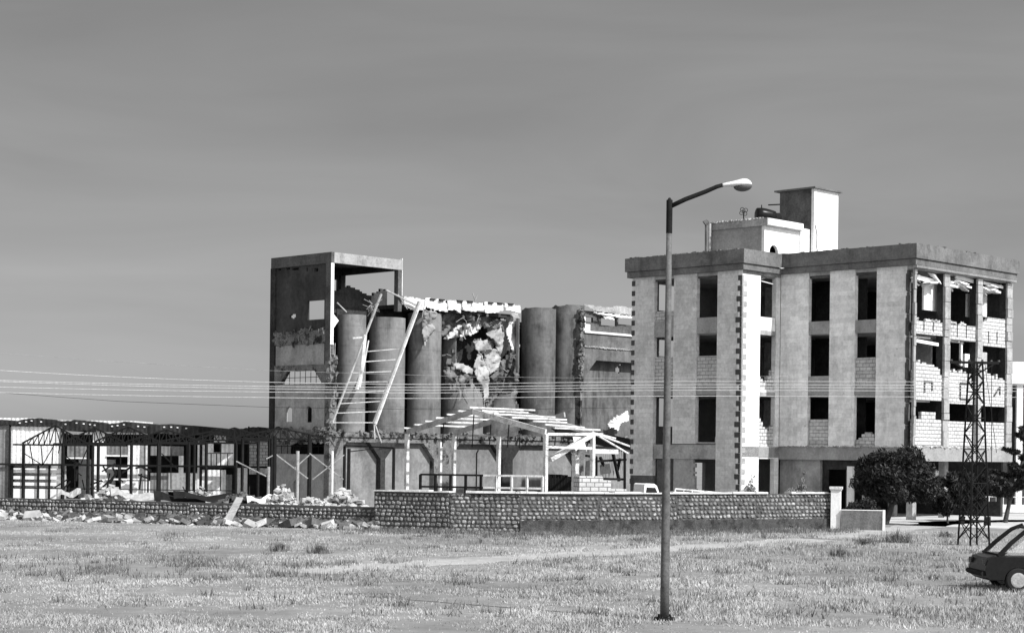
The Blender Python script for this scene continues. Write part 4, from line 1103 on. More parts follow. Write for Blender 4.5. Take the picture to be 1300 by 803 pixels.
# ================================================================== steel shed frame (pergola) before the silos
def shedframe():
    PR = GX(691.5, 85.5); PL = GX(515.5, 92.6); D = (PL - PR); Ls = D.length; D.normalize()
    F = Frame(PR, Vector((D.y, -D.x, 0)), D)     # u: back-right, w: across the gable towards the left
    if F.U.y < 0: F.U = -F.U
    ze = 4.5; za = F.hit('u', 0, 600, 522)[1]
    mid = F.hit('u', 0, 600, 540)[0]
    t = thing('steel_shed_frame', 'bare pale steel frame of a gabled shed without cladding before the silos', 'shed frame', PR)
    us = [0, 3.3, 6.6]; 
    print('shed', Ls, mid, za)
    for i, u in enumerate(us):
        for w_ in (0, Ls):
            if i == 2 and w_ == 0: continue
            mb = MB(); mb.fbox(F, u - .09, u + .09, w_ - .09, w_ + .09, 0, ze - .1); mb.build('post', 'steelw', t)
        # rafters
        for w_ in (0, Ls):
            if i == 2 and w_ == 0: continue
            mb = MB(); mb.bar(F.pt(u, w_, ze), F.pt(u, mid, za), .1, .26); mb.build('rafter', 'steelg' if w_ else 'steelw', t)
        if i == 1:
            mb = MB(); mb.bar(F.pt(u, 0, ze - .15), F.pt(u, Ls, ze - .15), .05, .06); mb.build('tie_rod', 'steelg', t)
        for f_ in (.25, .5, .72):
            if i == 2: continue
            w_ = Ls * f_; zr = ze + (za - ze) * (1 - abs(w_ - mid) / (mid if w_ < mid else Ls - mid))
            mb = MB(); mb.bar(F.pt(u, w_, zr - .1), F.pt(u, w_ + .1, ze - .75), .04); mb.build('hanger_rod', 'steeld', t)
    # inner row of posts
    for u, w_ in ((1.7, Ls * .93),):
        mb = MB(); mb.fbox(F, u - .07, u + .07, w_ - .07, w_ + .07, 0, ze - .5); mb.build('post', 'steelw', t)
    # purlins: run along u on both slopes, broken at different lengths
    for k in range(7):
        f = k / 6; w_ = Ls + (mid - Ls) * f; z = ze + (za - ze) * f + .2
        mb = MB(); L_ = (.4, 3.4, 3.3, 3.5, 3.4, 2.6, 4.2)[k]
        mb.bar(F.pt(-.25, w_, z), F.pt(L_ + random.uniform(-.2, .5), w_, z - random.uniform(0, .06)), .09, .08); mb.build('purlin', 'steelw', t)
    for k in range(1, 7):
        f = k / 6; w_ = mid * (1 - f); z = za + (ze - za) * f + .2
        mb = MB(); mb.bar(F.pt(-.2 + (0 if k < 3 else random.uniform(0, 1.2)), w_, z), F.pt(3.3 + random.uniform(-.3, .9), w_, z - random.uniform(0, .1)), .09, .08); mb.build('purlin', 'steelw', t)
    # eave beams at the right
    mb = MB(); mb.bar(F.pt(.1, 0, ze - .1), F.pt(4.0, 0, ze - .05), .1, .12); mb.build('eave_beam', 'steelw', t)
    mb = MB(); mb.bar(F.pt(.1, 0, ze - .72), F.pt(3.3, 0, ze - .75), .1, .12); mb.build('side_rail', 'steelw', t)
    mb = MB(); a = F.pt(3.3, 0, ze - .05); b = P(698, 583, a.y - 1.5); mb.bar(b, a, .3, .2); mb.build('dropped_beam', 'steelw', t)
    mb = MB(); a = P(743, 572, a.y + .1); b = P(784, 573, a.y + 1.4); mb.bar(a, b, .1, .22); mb.build('snapped_beam', 'steelw', t)
    for x, y in ((799, 566), (781, 556), (797, 575)):
        mb = MB(); mb.bar(F.pt(3.3, 0, ze + .02), P(x, y, F.pt(3.3, 0, 0).y + 4), .08); mb.build('bent_purlin', 'steelw', t)
    # concrete stub column with torn sheeting
    c = GX(729.5, 89.5); t2 = thing('broken_pillar', 'rough white pillar with torn corrugated sheet hung on its top', 'pillar', c)
    mb = MB(); z = 0
    while z < 3.3: mb.fbox(Frame(c), -.13 + random.uniform(-.02, .02), .13 + random.uniform(-.02, .03), -.13, .13, z, z + .26); z += .262
    mb.build('shaft', 'coping', t2)
    mb = MB(); mb.prism([P(727, 553, 89.3), P(741, 555, 89.6), P(744, 569, 89.6), P(736, 568, 89.4), P(731, 572, 89.3)], (0, .05, 0)); mb.build('torn_sheet', 'corrw', t2)
    # low railing frame
    a = GX(533, 84.6); b = GX(688, 83.2); t3 = thing('pipe_railing', 'low black and white pipe railing behind the stone wall', 'railing', a)
    zt = 2.42; n = 9
    for k in range(n):
        p = a.lerp(b, k / (n - 1)); mb = MB(); mb.fbox(Frame(p), -.05, .05, -.05, .05, 0, zt); mb.build('post', 'steeld' if k < 5 else 'steelw', t3)
    for z in (zt, 1.85):
        m_ = a.lerp(b, .52); mb = MB(); mb.bar(a + Z3 * z, m_ + Z3 * z, .09, .09); mb.build('rail', 'steeld', t3)
        mb = MB(); mb.bar(m_ + Z3 * z, b + Z3 * z, .08, .09); mb.build('rail', 'steelw', t3)
    c = GX(604, 83.9); mb = MB(); mb.tube([(c.x, c.y, 0), (c.x, c.y, 3.45), (c.x + .08, c.y, 3.6)], .035, 8); tag(mb.build('vent_pipe', 'steeld'), 'thin dark upright pipe rising above the middle of the pipe railing', 'pipe')
    # block stack
    a = GX(735, 86.5)
    F2 = Frame(a, Vector((.98, .2, 0)), Vector((-.2, .98, 0)))
    mb = MB(); L_ = 2.35
    mb.ragged(F2, 'w', 0, 1.2, 0, L_, 0, lambda q: 2.33 - (.0 if q < 1.1 else .12) - (.35 if q > 1.75 else 0), cell=.4, cellz=.2, z1=2.4, jit=.0)
    tag(mb.build('block_stack', 'block'), 'neat stack of white building blocks behind the stone wall', 'blocks')
    # dark machinery wreck at the right
    t4 = thing('wrecked_machine', 'dark wrecked machine frame with cables between shed frame and tall block', 'machine', GX(772, 96))
    mb = MB(); Y = 96
    for (x0, y0, x1, y1) in ((757, 580, 757, 628), (793, 568, 793, 626), (757, 585, 795, 583), (757, 607, 793, 608), (744, 578, 757, 580), (778, 575, 786, 610), (762, 580, 770, 600), (787, 582, 784, 596)):
        mb.bar(P(x0, y0, Y), P(x1, y1, Y + .5), .14, .12)
    mb.build('frame', 'steeld', t4)
    mb = MB(); mb.prism([P(762, 590, Y + .2), P(774, 588, Y + .2), P(776, 600, Y + .2), P(763, 602, Y + .2)], (0, .5, 0)); mb.prism([P(744, 585, Y), P(752, 583, Y), P(754, 605, Y), P(743, 604, Y)], (0, .5, 0)); mb.build('housing', 'dark', t4)
    mb = MB()
    for k in range(12):
        x = 764 + k * 2.6; mb.tube([P(x, 570, Y + 1), P(x + random.uniform(-1, 1), 590, Y + 1), P(x + random.uniform(-3, 3), 612 + random.uniform(-8, 8), Y + 1)], .02, 5)
    mb.build('cables', 'steelg', t4)
    mb = MB()
    for k in range(18): x = 697 + k * 1.9; mb.fbox(Frame(GX(x, 91)), -.03, .03, 0, .4, 0, 2.35 + random.uniform(-.15, .1))
    tag(mb.build('plank_fence', 'steeld'), 'row of blackened upright slats left of the white pillar', 'slats')
    # deck covering behind: dark roof edge of the wreck zone
    mb = MB(); mb.prism([P(700, 543, 118), P(760, 548, 118), P(815, 560, 118), P(815, 572, 118), P(770, 566, 118), P(720, 556, 118)], (0, 2.5, 0))
    tag(mb.build('collapsed_canopy', 'inner'), 'blackened collapsed canopy sagging between the silo works and the tall block', 'canopy')
shedframe()

# ================================================================== left: long burnt sheds and steel trusses
def sheds():
    Y = 121.0
    a = GX(-60, Y); b = GX(345, Y)
    t = thing('long_shed', 'long burnt-out shed with wavy black roof edge and white corrugated walls', 'shed', a)
    F = Frame((0, Y)); F.U = Vector((1, 0, 0)); F.W = Vector((0, 1, 0)); F.O = Vector((0, Y, 0))
    def X(px, py=570): return F.hit('w', 0, px, py)[0]
    def Zz(px, py): return F.hit('w', 0, px, py)[1]
    # roof: low waves
    pts = [(-60, 531), (0, 532.5), (20, 534), (40, 530), (60, 532), (80, 535), (95, 532.5), (118, 535), (135, 538), (158, 535), (185, 538), (203, 539), (212, 537.5), (260, 541.5), (290, 545), (308, 543.5), (325, 541.5), (340, 543), (350, 543)]
    mb = MB(); n = 130; prev = None; vs = []
    for i in range(n + 1):
        px = -60 + 410 * i / n; y = np.interp(px, [p[0] for p in pts], [p[1] for p in pts]) + random.uniform(-.6, .6)
        yb = np.interp(px, [-60, 0, 80, 82, 130, 250, 300, 350], [540, 539, 541.5, 546, 547, 552, 553, 553]) + random.uniform(-.8, .8)
        x = X(px); vs.append((F.pt(x, -.22, Zz(px, y)), F.pt(x, -.22, Zz(px, yb)), F.pt(x, 9, Zz(px, y) + .0), F.pt(x, 9, Zz(px, yb))))
    V_ = [p for q in vs for p in q]; fs = []
    for i in range(n):
        k = 4 * i; m_ = k + 4
        fs += [(k, m_, m_ + 1, k + 1), (k, k + 2, m_ + 2, m_), (k + 1, m_ + 1, m_ + 3, k + 3), (k + 2, k + 3, m_ + 3, m_ + 2)]
    mb.add(V_, fs + [(0, 1, 3, 2)]); mb.build('roof', 'corrd', t)
    # bright bolts / gaps along the roof edge
    for px in (26, 34, 41, 53, 84, 98, 107, 115, 121, 143, 150, 158, 176, 184, 209, 218, 226, 237):
        mb = MB()
        y = np.interp(px, [p[0] for p in pts], [p[1] for p in pts]) + 3.6; x = X(px); z = Zz(px, y)
        mb.fbox(F, x - .06, x + .06, -.28, -.23, z - .05, z + .03); mb.build('purlin_end', 'edge', t)
    mb = MB(); z0 = Zz(60, 531); mb.fbox(F, X(-60), X(40), 3, 9, Zz(0, 529.5) - .2, Zz(0, 529)); mb.fbox(F, X(48), X(160), 3.2, 9, Zz(100, 533.2) - .2, Zz(100, 532.3)); mb.build('rear_roof_sheet', 'corrw', t)
    def rc(x0, y0, x1, y1, m, k=0.0, th=.12, nm='wall_panel'):
        mb = MB(); xm = (x0 + x1) / 2
        mb.fbox(F, X(x0), X(x1), k, k + th, max(0, Zz(xm, y1)), Zz(xm, y0)); mb.build(nm, m, t)
    rc(-60, 538, 11, 636, 'corrg')
    rc(14, 541, 80, 590, 'corrw'); rc(14, 594, 80, 600, 'white', .1); rc(14, 604, 78, 608, 'white', .1); rc(14, 612, 76, 616, 'white', .1); rc(14, 620, 78, 636, 'white', .1)
    rc(14, 590, 80, 636, 'innerw', .9)
    for x in (15, 30, 48, 62, 78): rc(x, 590, x + 2.5, 636, 'steeld', -.1, .09, 'wall_post')
    rc(84, 563, 112, 579, 'corrg', .3); rc(84, 580, 112, 582, 'white', .2); rc(117, 543, 133, 563, 'white', .2); rc(84, 549, 117, 551, 'white', .1); rc(82, 583, 130, 640, 'white', 4)
    rc(116, 566, 134, 640, 'white', .3)
    rc(134, 566, 161, 577, 'corrg', .3); rc(134, 577.2, 161, 579, 'white', .2); rc(134, 593, 161, 595, 'white', .2); rc(134, 607, 161, 609, 'white', .15)
    rc(161.2, 565, 188, 609, 'corrw', .25); rc(152, 610, 190, 640, 'white', .3)
    rc(190, 566, 232, 578, 'corrg', .3); rc(190, 600, 213, 640, 'corrg', .3); rc(213.2, 600, 250, 624, 'corrw', .3); rc(226, 578, 232, 600, 'corrw', .3)
    rc(250, 560, 254, 640, 'white', .25)
    rc(256, 562, 270, 590, 'corrw', .3); rc(270.2, 574, 280, 590, 'white', .35); rc(280.2, 562, 296, 590, 'corrw', .3); rc(256, 596, 286, 640, 'corrw', .3); rc(286, 602, 294, 640, 'corrg', .3)
    rc(298, 592, 315, 640, 'white', .3); rc(314, 560, 345, 592, 'block', .3); rc(315.2, 592, 345, 601.8, 'corrw', .3); rc(317, 602, 345, 640, 'steeld', .35)
    rc(140, 547.5, 190, 551, 'white', .2); rc(200, 547, 228, 549, 'sheet', .1); rc(252, 549, 268, 552, 'white', .1); rc(315, 548, 330, 550.5, 'white', .1)
    rc(270, 552, 285, 562, 'white', .5)
    for x in (13, 81, 189, 255, 316): rc(x - .8, 541, x + .8, 636, 'steeld', -.25, .2, 'wall_post')
    rc(-60, 589, 345, 591.5, 'steeld', -.28, .1, 'girt')
    mb = MB(); mb.fbox(F, X(-60), X(345), 9, 9.2, 0, Zz(100, 548)); mb.build('rear_wall', 'inner', t)
    # debris inside openings
    mb = MB()
    for k in range(26):
        x = random.uniform(84, 185); p = P(x, random.uniform(585, 628), Y - .6); q = p + Vector((random.uniform(-1, 1), 0, random.uniform(-1.2, .3))); q.z = max(q.z, .1)
        mb.bar(p, q, random.uniform(.06, .14))
    mb.build('hanging_wreckage', 'steeld', t)
    # ---- trusses standing before the sheds: each one a portal of truss and posts
    def truss(pxl, pxr, yb, rise, Yd, label, posts, apex=.5, sag=0):
        g = thing('steel_truss_frame', label, 'truss', GX((pxl + pxr) / 2, Yd), group=None)
        L = P(pxl, yb, Yd); R_ = P(pxr, yb + .012 * (pxr - pxl), Yd); n = 12
        mb = MB(); bot = []; top = []
        for i in range(n + 1):
            f = i / n; p = L.lerp(R_, f) - Z3 * (sag * math.sin(math.pi * f)); bot.append(p)
            h = (f / apex if f < apex else (1 - f) / (1 - apex)); top.append(p + Z3 * (.08 + rise * h))
        mb.bar(bot[0] - Vector((.5, 0, 0)), bot[0], .1)
        for i in range(n):
            mb.bar(bot[i], bot[i + 1], .09, .1); mb.bar(top[i], top[i + 1], .08, .09)
        mb.build('chords', 'steeld', g)
        mb = MB()
        for i in range(1, n): mb.bar(bot[i], top[i], .05)
        for i in range(n): mb.bar(bot[i] if i < n * apex else top[i], top[i + 1] if i < n * apex else bot[i + 1], .05)
        mb.build('web', 'steeld', g)
        for px in posts:
            p = P(px, yb, Yd); mb = MB(); mb.fbox(Frame(p), -.065, .065, -.065, .065, 0, p.z); mb.build('post', 'steeld', g)
        return g
    G_ = [(28, 112, 564, 1.0, 100, 'leftmost rusty roof truss with knee braces, before the white corrugated wall', (30, 80, 112)),
          (80, 160, 563, .85, 103, 'second steel truss frame from the left, before the grey shed panels', (80.5, 125)),
          (120, 205, 562, .9, 106, 'third steel truss frame from the left, before the dark shed opening', (118, 167, 203)),
          (160, 262, 562, .7, 102, 'sagging steel truss frame before the two-tone shed wall', (201, 240, 262)),
          (205, 330, 561, .6, 108, 'long low steel truss frame before the balcony-like shed bay', (238, 300, 328)),
          (250, 345, 558, .7, 112, 'rearmost steel truss frame reaching the corner of the silo tower', (247, 299, 342)),
          (300, 412, 556, .55, 105, 'steel truss frame passing in front of the silo tower foot', (308, 345, 394))]
    for g in G_: truss(g[0], g[1], g[2], g[3], g[4], g[5], g[6])
    # thin side girts and braces per frame line
    t5 = thing('side_bracing', 'thin cross braces and long girts linking the steel truss posts', 'bracing', GX(180, 99.5))
    mb = MB()
    for y in (588, 619):
        mb.bar(P(10, y, 99.5), P(300, y + 3.5, 99.5), .05)
    mb.build('girt', 'steeld', t5)
    mb = MB()
    for x0, y0, x1, y1 in ((32, 576, 54, 590), (54, 590, 68, 566), (82, 578, 102, 590), (102, 590, 112, 566), (205, 575, 226, 596), (38, 564, 42, 590), (52, 564, 54, 590), (68, 562, 66, 590), (95, 564, 95, 630), (153, 564, 153, 620), (184, 565, 184, 625), (217, 564, 217, 620), (263, 562, 263, 622), (280, 562, 280, 622), (232, 617, 238, 630), (80, 545, 74, 575), (262, 575, 296, 575), (268, 575, 268, 590), (275, 575, 275, 590), (289, 575, 289, 590)):
        mb = MB(); mb.bar(P(x0, y0, 99.5), P(x1, y1, 99.5), .05); mb.build('brace', 'steeld', t5)
    # bare posts with crossed braces, right of the trusses
    t6 = thing('braced_posts', 'row of bare steel posts joined by crossed braces before the silo base', 'posts', GX(400, 93))
    for px, y0, m, r_, Yd in ((378, 572, 'steelg', .09, 92.5), (393, 551, 'steeld', .1, 96), (422, 572, 'steelw', .07, 92.5), (437.5, 566, 'steeld', .08, 96), (443, 569, 'steeld', .09, 92.5), (349, 553, 'steeld', .1, 93), (341, 592, 'steelg', .08, 93), (500, 568, 'steeld', .08, 92)):
        p = P(px, y0, Yd); mb = MB()
        mb.tube([(p.x, p.y, 0), p], r_, 8); mb.build('post', m, t6)
    mb = MB()
    for x0, y0, x1, y1 in ((338, 582, 350, 576), (350, 576, 391, 607), (374, 594, 393, 577), (393, 575, 436, 608), (397, 608, 437, 577), (300, 585, 338, 604)):
        mb = MB(); mb.bar(P(x0, y0, 94.5), P(x1, y1, 94.5), .06); mb.build('brace', 'steelg', t6)
    mb = MB(); mb.bar(P(437, 565, 96), P(500, 568, 92), .06); mb.bar(P(443, 573, 93), P(475, 569, 94), .05); mb.bar(P(481, 569, 92), P(501, 569, 92), .05); mb.build('tie', 'steeld', t6)
    # debris heaps behind the low wall
    random.seed(5)
    def heap(px, Yd, wdt, hgt, n, m, label, sz=.3):
        mb = MB(); c = GX(px, Yd)
        for k in range(n):
            x = random.gauss(0, .38); x = max(-1, min(1, x)); r_ = random.uniform(-1, 1)
            z = hgt * (1 - abs(x)) * random.uniform(.1, 1)
            chunk(mb, (c.x + x * wdt, c.y + r_ * 1.1 * (1 - z / hgt * .6), z), random.uniform(.3, 1.4) * sz, random.uniform(.3, 1.2) * sz, random.uniform(.2, .8) * sz)
        # mound core
        mb.add([(c.x - wdt, c.y, 0), (c.x, c.y - 1.2, 0), (c.x + wdt, c.y, 0), (c.x, c.y + 1.2, 0), (c.x, c.y, hgt * .7)], [(0, 1, 4), (1, 2, 4), (2, 3, 4), (3, 0, 4)])
        tag(mb.build('rubble_heap', m), label, 'rubble', kind='stuff')
    heap(358, 90, 1.5, 1.75, 260, 'rubble', 'pale rubble heap spilling at the foot of the silo tower')
    heap(434, 89.5, 2.2, 1.6, 380, 'rubble', 'pale pile of broken blocks left of the tall stone wall', .34)
    heap(395, 88, 3.2, 1.2, 330, 'rubble', 'long low bank of pale rubble behind the low stone wall', .3)
    heap(305, 92, 2.3, 1.35, 200, 'rubbled', 'dark rubble heap with fallen sheets behind the low wall', .4)
    heap(255, 93, 3.2, 1.5, 120, 'conc', 'smooth dusty soil mound behind the low wall', .25)
    heap(140, 95, 3.0, 1.5, 160, 'rubble', 'pale debris heap below the burnt shed openings', .4)
    # fallen sheets
    k = 0
    for (px, py, Yd, w_, l_, m, lab) in ((88, 626, 95, .45, 1.2, 'conc', 'short grey fallen sheet leaning below the leftmost trusses'),
            (228, 634, 92, .7, 2.6, 'steeld', 'black fallen sheet lying flat near the middle of the low wall'),
            (263, 631, 92, .5, 3.4, 'steeld', 'long black sheet fallen before the pale shed panels'),
            (330, 634, 91, .4, 1.3, 'corrw', 'white bent sheet beside the blackened tower corner'),
            (170, 629, 94, .5, 2.4, 'conc', 'dusty pale sheet lying below the dark shed opening')):
        c = P(px, py, Yd); mb = MB(); d = Vector((1, .2, random.uniform(-.25, .1))).normalized(); e = Vector((-.2, .7, .5)).normalized()
        g = 6; vs = [c + d * (l_ * (i / g - .5)) + e * (w_ * (j - .5)) + Z3 * (.12 * math.sin(i * 1.3 + j)) for j in (0, 1) for i in range(g + 1)]
        vs += [v + Vector((0, .02, .03)) for v in vs]
        q = g + 1; fs = []
        for i in range(g): fs += [(i, i + 1, q + i + 1, q + i), (2 * q + i, 3 * q + i, 3 * q + i + 1, 2 * q + i + 1), (i, 2 * q + i, 2 * q + i + 1, i + 1), (q + i, q + i + 1, 3 * q + i + 1, 3 * q + i)]
        fs += [(0, q, 3 * q, 2 * q), (g, 2 * q + g, 3 * q + g, q + g)]
        mb.add(vs, fs); tag(mb.build('fallen_sheet', m), lab, 'sheet')
sheds()

# ================================================================== debris in front of the low wall
def debris():
    random.seed(21)
    mb = MB()
    for k in range(2600):
        px = random.uniform(-10, 480)
        dn = .45 + .55 * noise.noise(Vector((px * .03, 3, 0)))
        if random.random() > max(.12, dn + (.25 if px < 330 else -.1)): continue
        Yw = np.interp(px, [-60, 0, 240, 480], [89.8, 88.7, 84.8, 81]); p = GX(px, Yw - .3 - abs(random.gauss(0, .9)))
        s = random.uniform(.06, .42) * random.uniform(.5, 1); chunk(mb, (p.x, p.y, s * .3 + .1 * (random.random() < .4)), s * 1.7, s, s * .6)
    tag(mb.build('rubble', 'rubble'), 'scattered broken stones along the foot of the low wall', 'rubble', kind='stuff')
    mb = MB()
    for k in range(1500):
        px = random.uniform(-10, 470)
        Yw = np.interp(px, [-60, 0, 240, 480], [89.8, 88.7, 84.8, 81]); p = GX(px, Yw - .2 - abs(random.gauss(0, .7)))
        s = random.uniform(.1, .5); chunk(mb, (p.x, p.y, s * .3), s * 1.6, s, s * .7)
    tag(mb.build('rubble', 'rubbled'), 'dark burnt rubble strewn along the foot of the low wall', 'rubble', kind='stuff')
    big = [(20, 654, 1.1, .5, 'grey flat slab at the far left foot of the low wall', 'rubble'), (43, 656, 1.2, .8, 'curled dark-edged slab near the far left of the low wall', 'conc'), (91, 655, .8, .7, 'jagged pale block among weeds below the leftmost trusses', 'rubble'),
           (142, 655, 1.3, .5, 'flat pale slab lying midway along the left rubble', 'rubble'), (172, 657, .9, .5, 'small tilted grey slab in the left rubble', 'conc'), (216, 660, .9, .7, 'grey block lying before the lowest part of the wall', 'conc'),
           (246, 659, 1.0, .8, 'pointed pale block left of the leaning slab', 'rubble'), (260, 652, .9, 1.1, 'upright triangular pale slab resting on the rubble', 'rubble'), (284, 660, 1.1, .9, 'pale wedge block at the foot of the leaning slab', 'rubble'),
           (303, 659, 1.1, .7, 'rounded white block right of the leaning slab', 'coping'), (318, 665, .9, .5, 'low grey block before the stone wall', 'conc'), (343, 663, .8, .6, 'small dark tilted block with pale edge', 'rubble'), (470, 668, .7, .35, 'flat white stone where the tall stone wall begins', 'coping')]
    for px, py, sx, sz, lab, m in big:
        sx *= .72; sz *= .72; m = {'rubble': 'conc', 'conc': 'plaster'}.get(m, m); p = G(px, py + 4); mb = MB(); chunk(mb, (p.x, p.y, sz * .3), sx, .6, sz * .75, rz=random.uniform(-.4, .4), tilt=.7)
        tag(mb.build('concrete_block', m), lab, 'block')
    a = G(283, 668); mb = MB(); mb.prism([(a.x - .2, a.y + .6, 0), (a.x + .2, a.y + .55, 0), (a.x + .62, a.y + 1.75, 1.2), (a.x + .3, a.y + 1.75, 1.22)], (.0, .12, .08))
    tag(mb.build('leaning_slab', 'plaster'), 'thin grey concrete slab leaning up against the low stone wall', 'slab')
debris()

# ================================================================== street lamp
def lamp():
    b = GX(843.5, 38.0); b.z = 0
    pt_ = P(850, 254, 38.0)
    b.x = pt_.x
    t = thing('street_lamp', 'tall grey street lamp with one curved arm beside the road', 'street lamp', b)
    mb = MB(); mb.tube([(b.x, b.y, 0), (b.x, b.y, .9), (b.x, b.y, 3), (b.x, b.y, 5.2), (b.x, b.y, pt_.z)], [.098, .095, .085, .072, .056], 20); mb.build('pole', 'pole', t, smooth=True)
    mb = MB(); mb.tube([(b.x, b.y, 0), (b.x, b.y, .06)], .22, 12)
    for k in range(4): mb.tube([(b.x + .16 * math.cos(k * 1.57 + .8), b.y + .16 * math.sin(k * 1.57 + .8), 0), (b.x + .16 * math.cos(k * 1.57 + .8), b.y + .16 * math.sin(k * 1.57 + .8), .12)], .02, 6)
    mb.build('base_plate', 'steeld', t)
    mb = MB(); mb.tube([(b.x, b.y, pt_.z - .7), (b.x, b.y, pt_.z)], .066, 16); mb.tube([(b.x, b.y, pt_.z), (b.x, b.y, pt_.z + .05)], [.05, .02], 12); mb.build('collar', 'steeld', t)
    q = [P(851, 262, 38), P(870, 253, 38), P(895, 243.5, 38), P(910, 237, 38), P(922, 233.5, 38)]
    mb = MB(); mb.tube(q, [.05, .05, .048, .045, .04], 12); mb.build('arm', 'steeld', t, smooth=True)
    # head: an egg-shaped cowl over a shallow bowl
    c0 = P(917, 235.5, 38); c1 = P(954.5, 233.5, 38); mb = MB(); ax = (c1 - c0); L = ax.length; ax.normalize(); up = Vector((-ax.z, 0, ax.x)); sd = Vector((0, 1, 0)); n = 22; m = 20
    prof = [(0, .05, .05), (.12, .075, .06), (.3, .11, .075), (.5, .15, .10), (.68, .165, .125), (.85, .14, .115), (.95, .09, .07), (1, .02, .02)]
    base = 0
    for i in range(n + 1):
        f = i / n; ww = np.interp(f, [p[0] for p in prof], [p[1] for p in prof]); hh = np.interp(f, [p[0] for p in prof], [p[2] for p in prof])
        for k in range(m):
            a = 2 * math.pi * k / m; s_ = math.sin(a); mb.v.append(tuple(c0 + ax * (L * f) + sd * (ww * math.cos(a)) + up * (hh * s_ * (1 if s_ > 0 else .45))))
    for i in range(n):
        for k in range(m): mb.f.append((i * m + k, i * m + (k + 1) % m, (i + 1) * m + (k + 1) % m, (i + 1) * m + k))
    mb.f += [tuple(range(m)), tuple(n * m + k for k in range(m))]
    mb.build('lamp_head', 'lampw', t, smooth=True)
    mb = MB(); cc = c0 + ax * (L * .69) - up * .035; rows = 6
    for i in range(rows + 1):
        a = math.pi / 2 * i / rows
        for k in range(m):
            b_ = 2 * math.pi * k / m; mb.v.append(tuple(cc + ax * (.2 * math.cos(a) * math.cos(b_)) + sd * (.14 * math.cos(a) * math.sin(b_)) - up * (.115 * math.sin(a))))
    for i in range(rows):
        for k in range(m): mb.f.append((i * m + k, i * m + (k + 1) % m, (i + 1) * m + (k + 1) % m, (i + 1) * m + k))
    mb.f.append(tuple(range(m))[::-1])
    mb.build('lamp_lens', 'lens', t, smooth=True)
lamp()

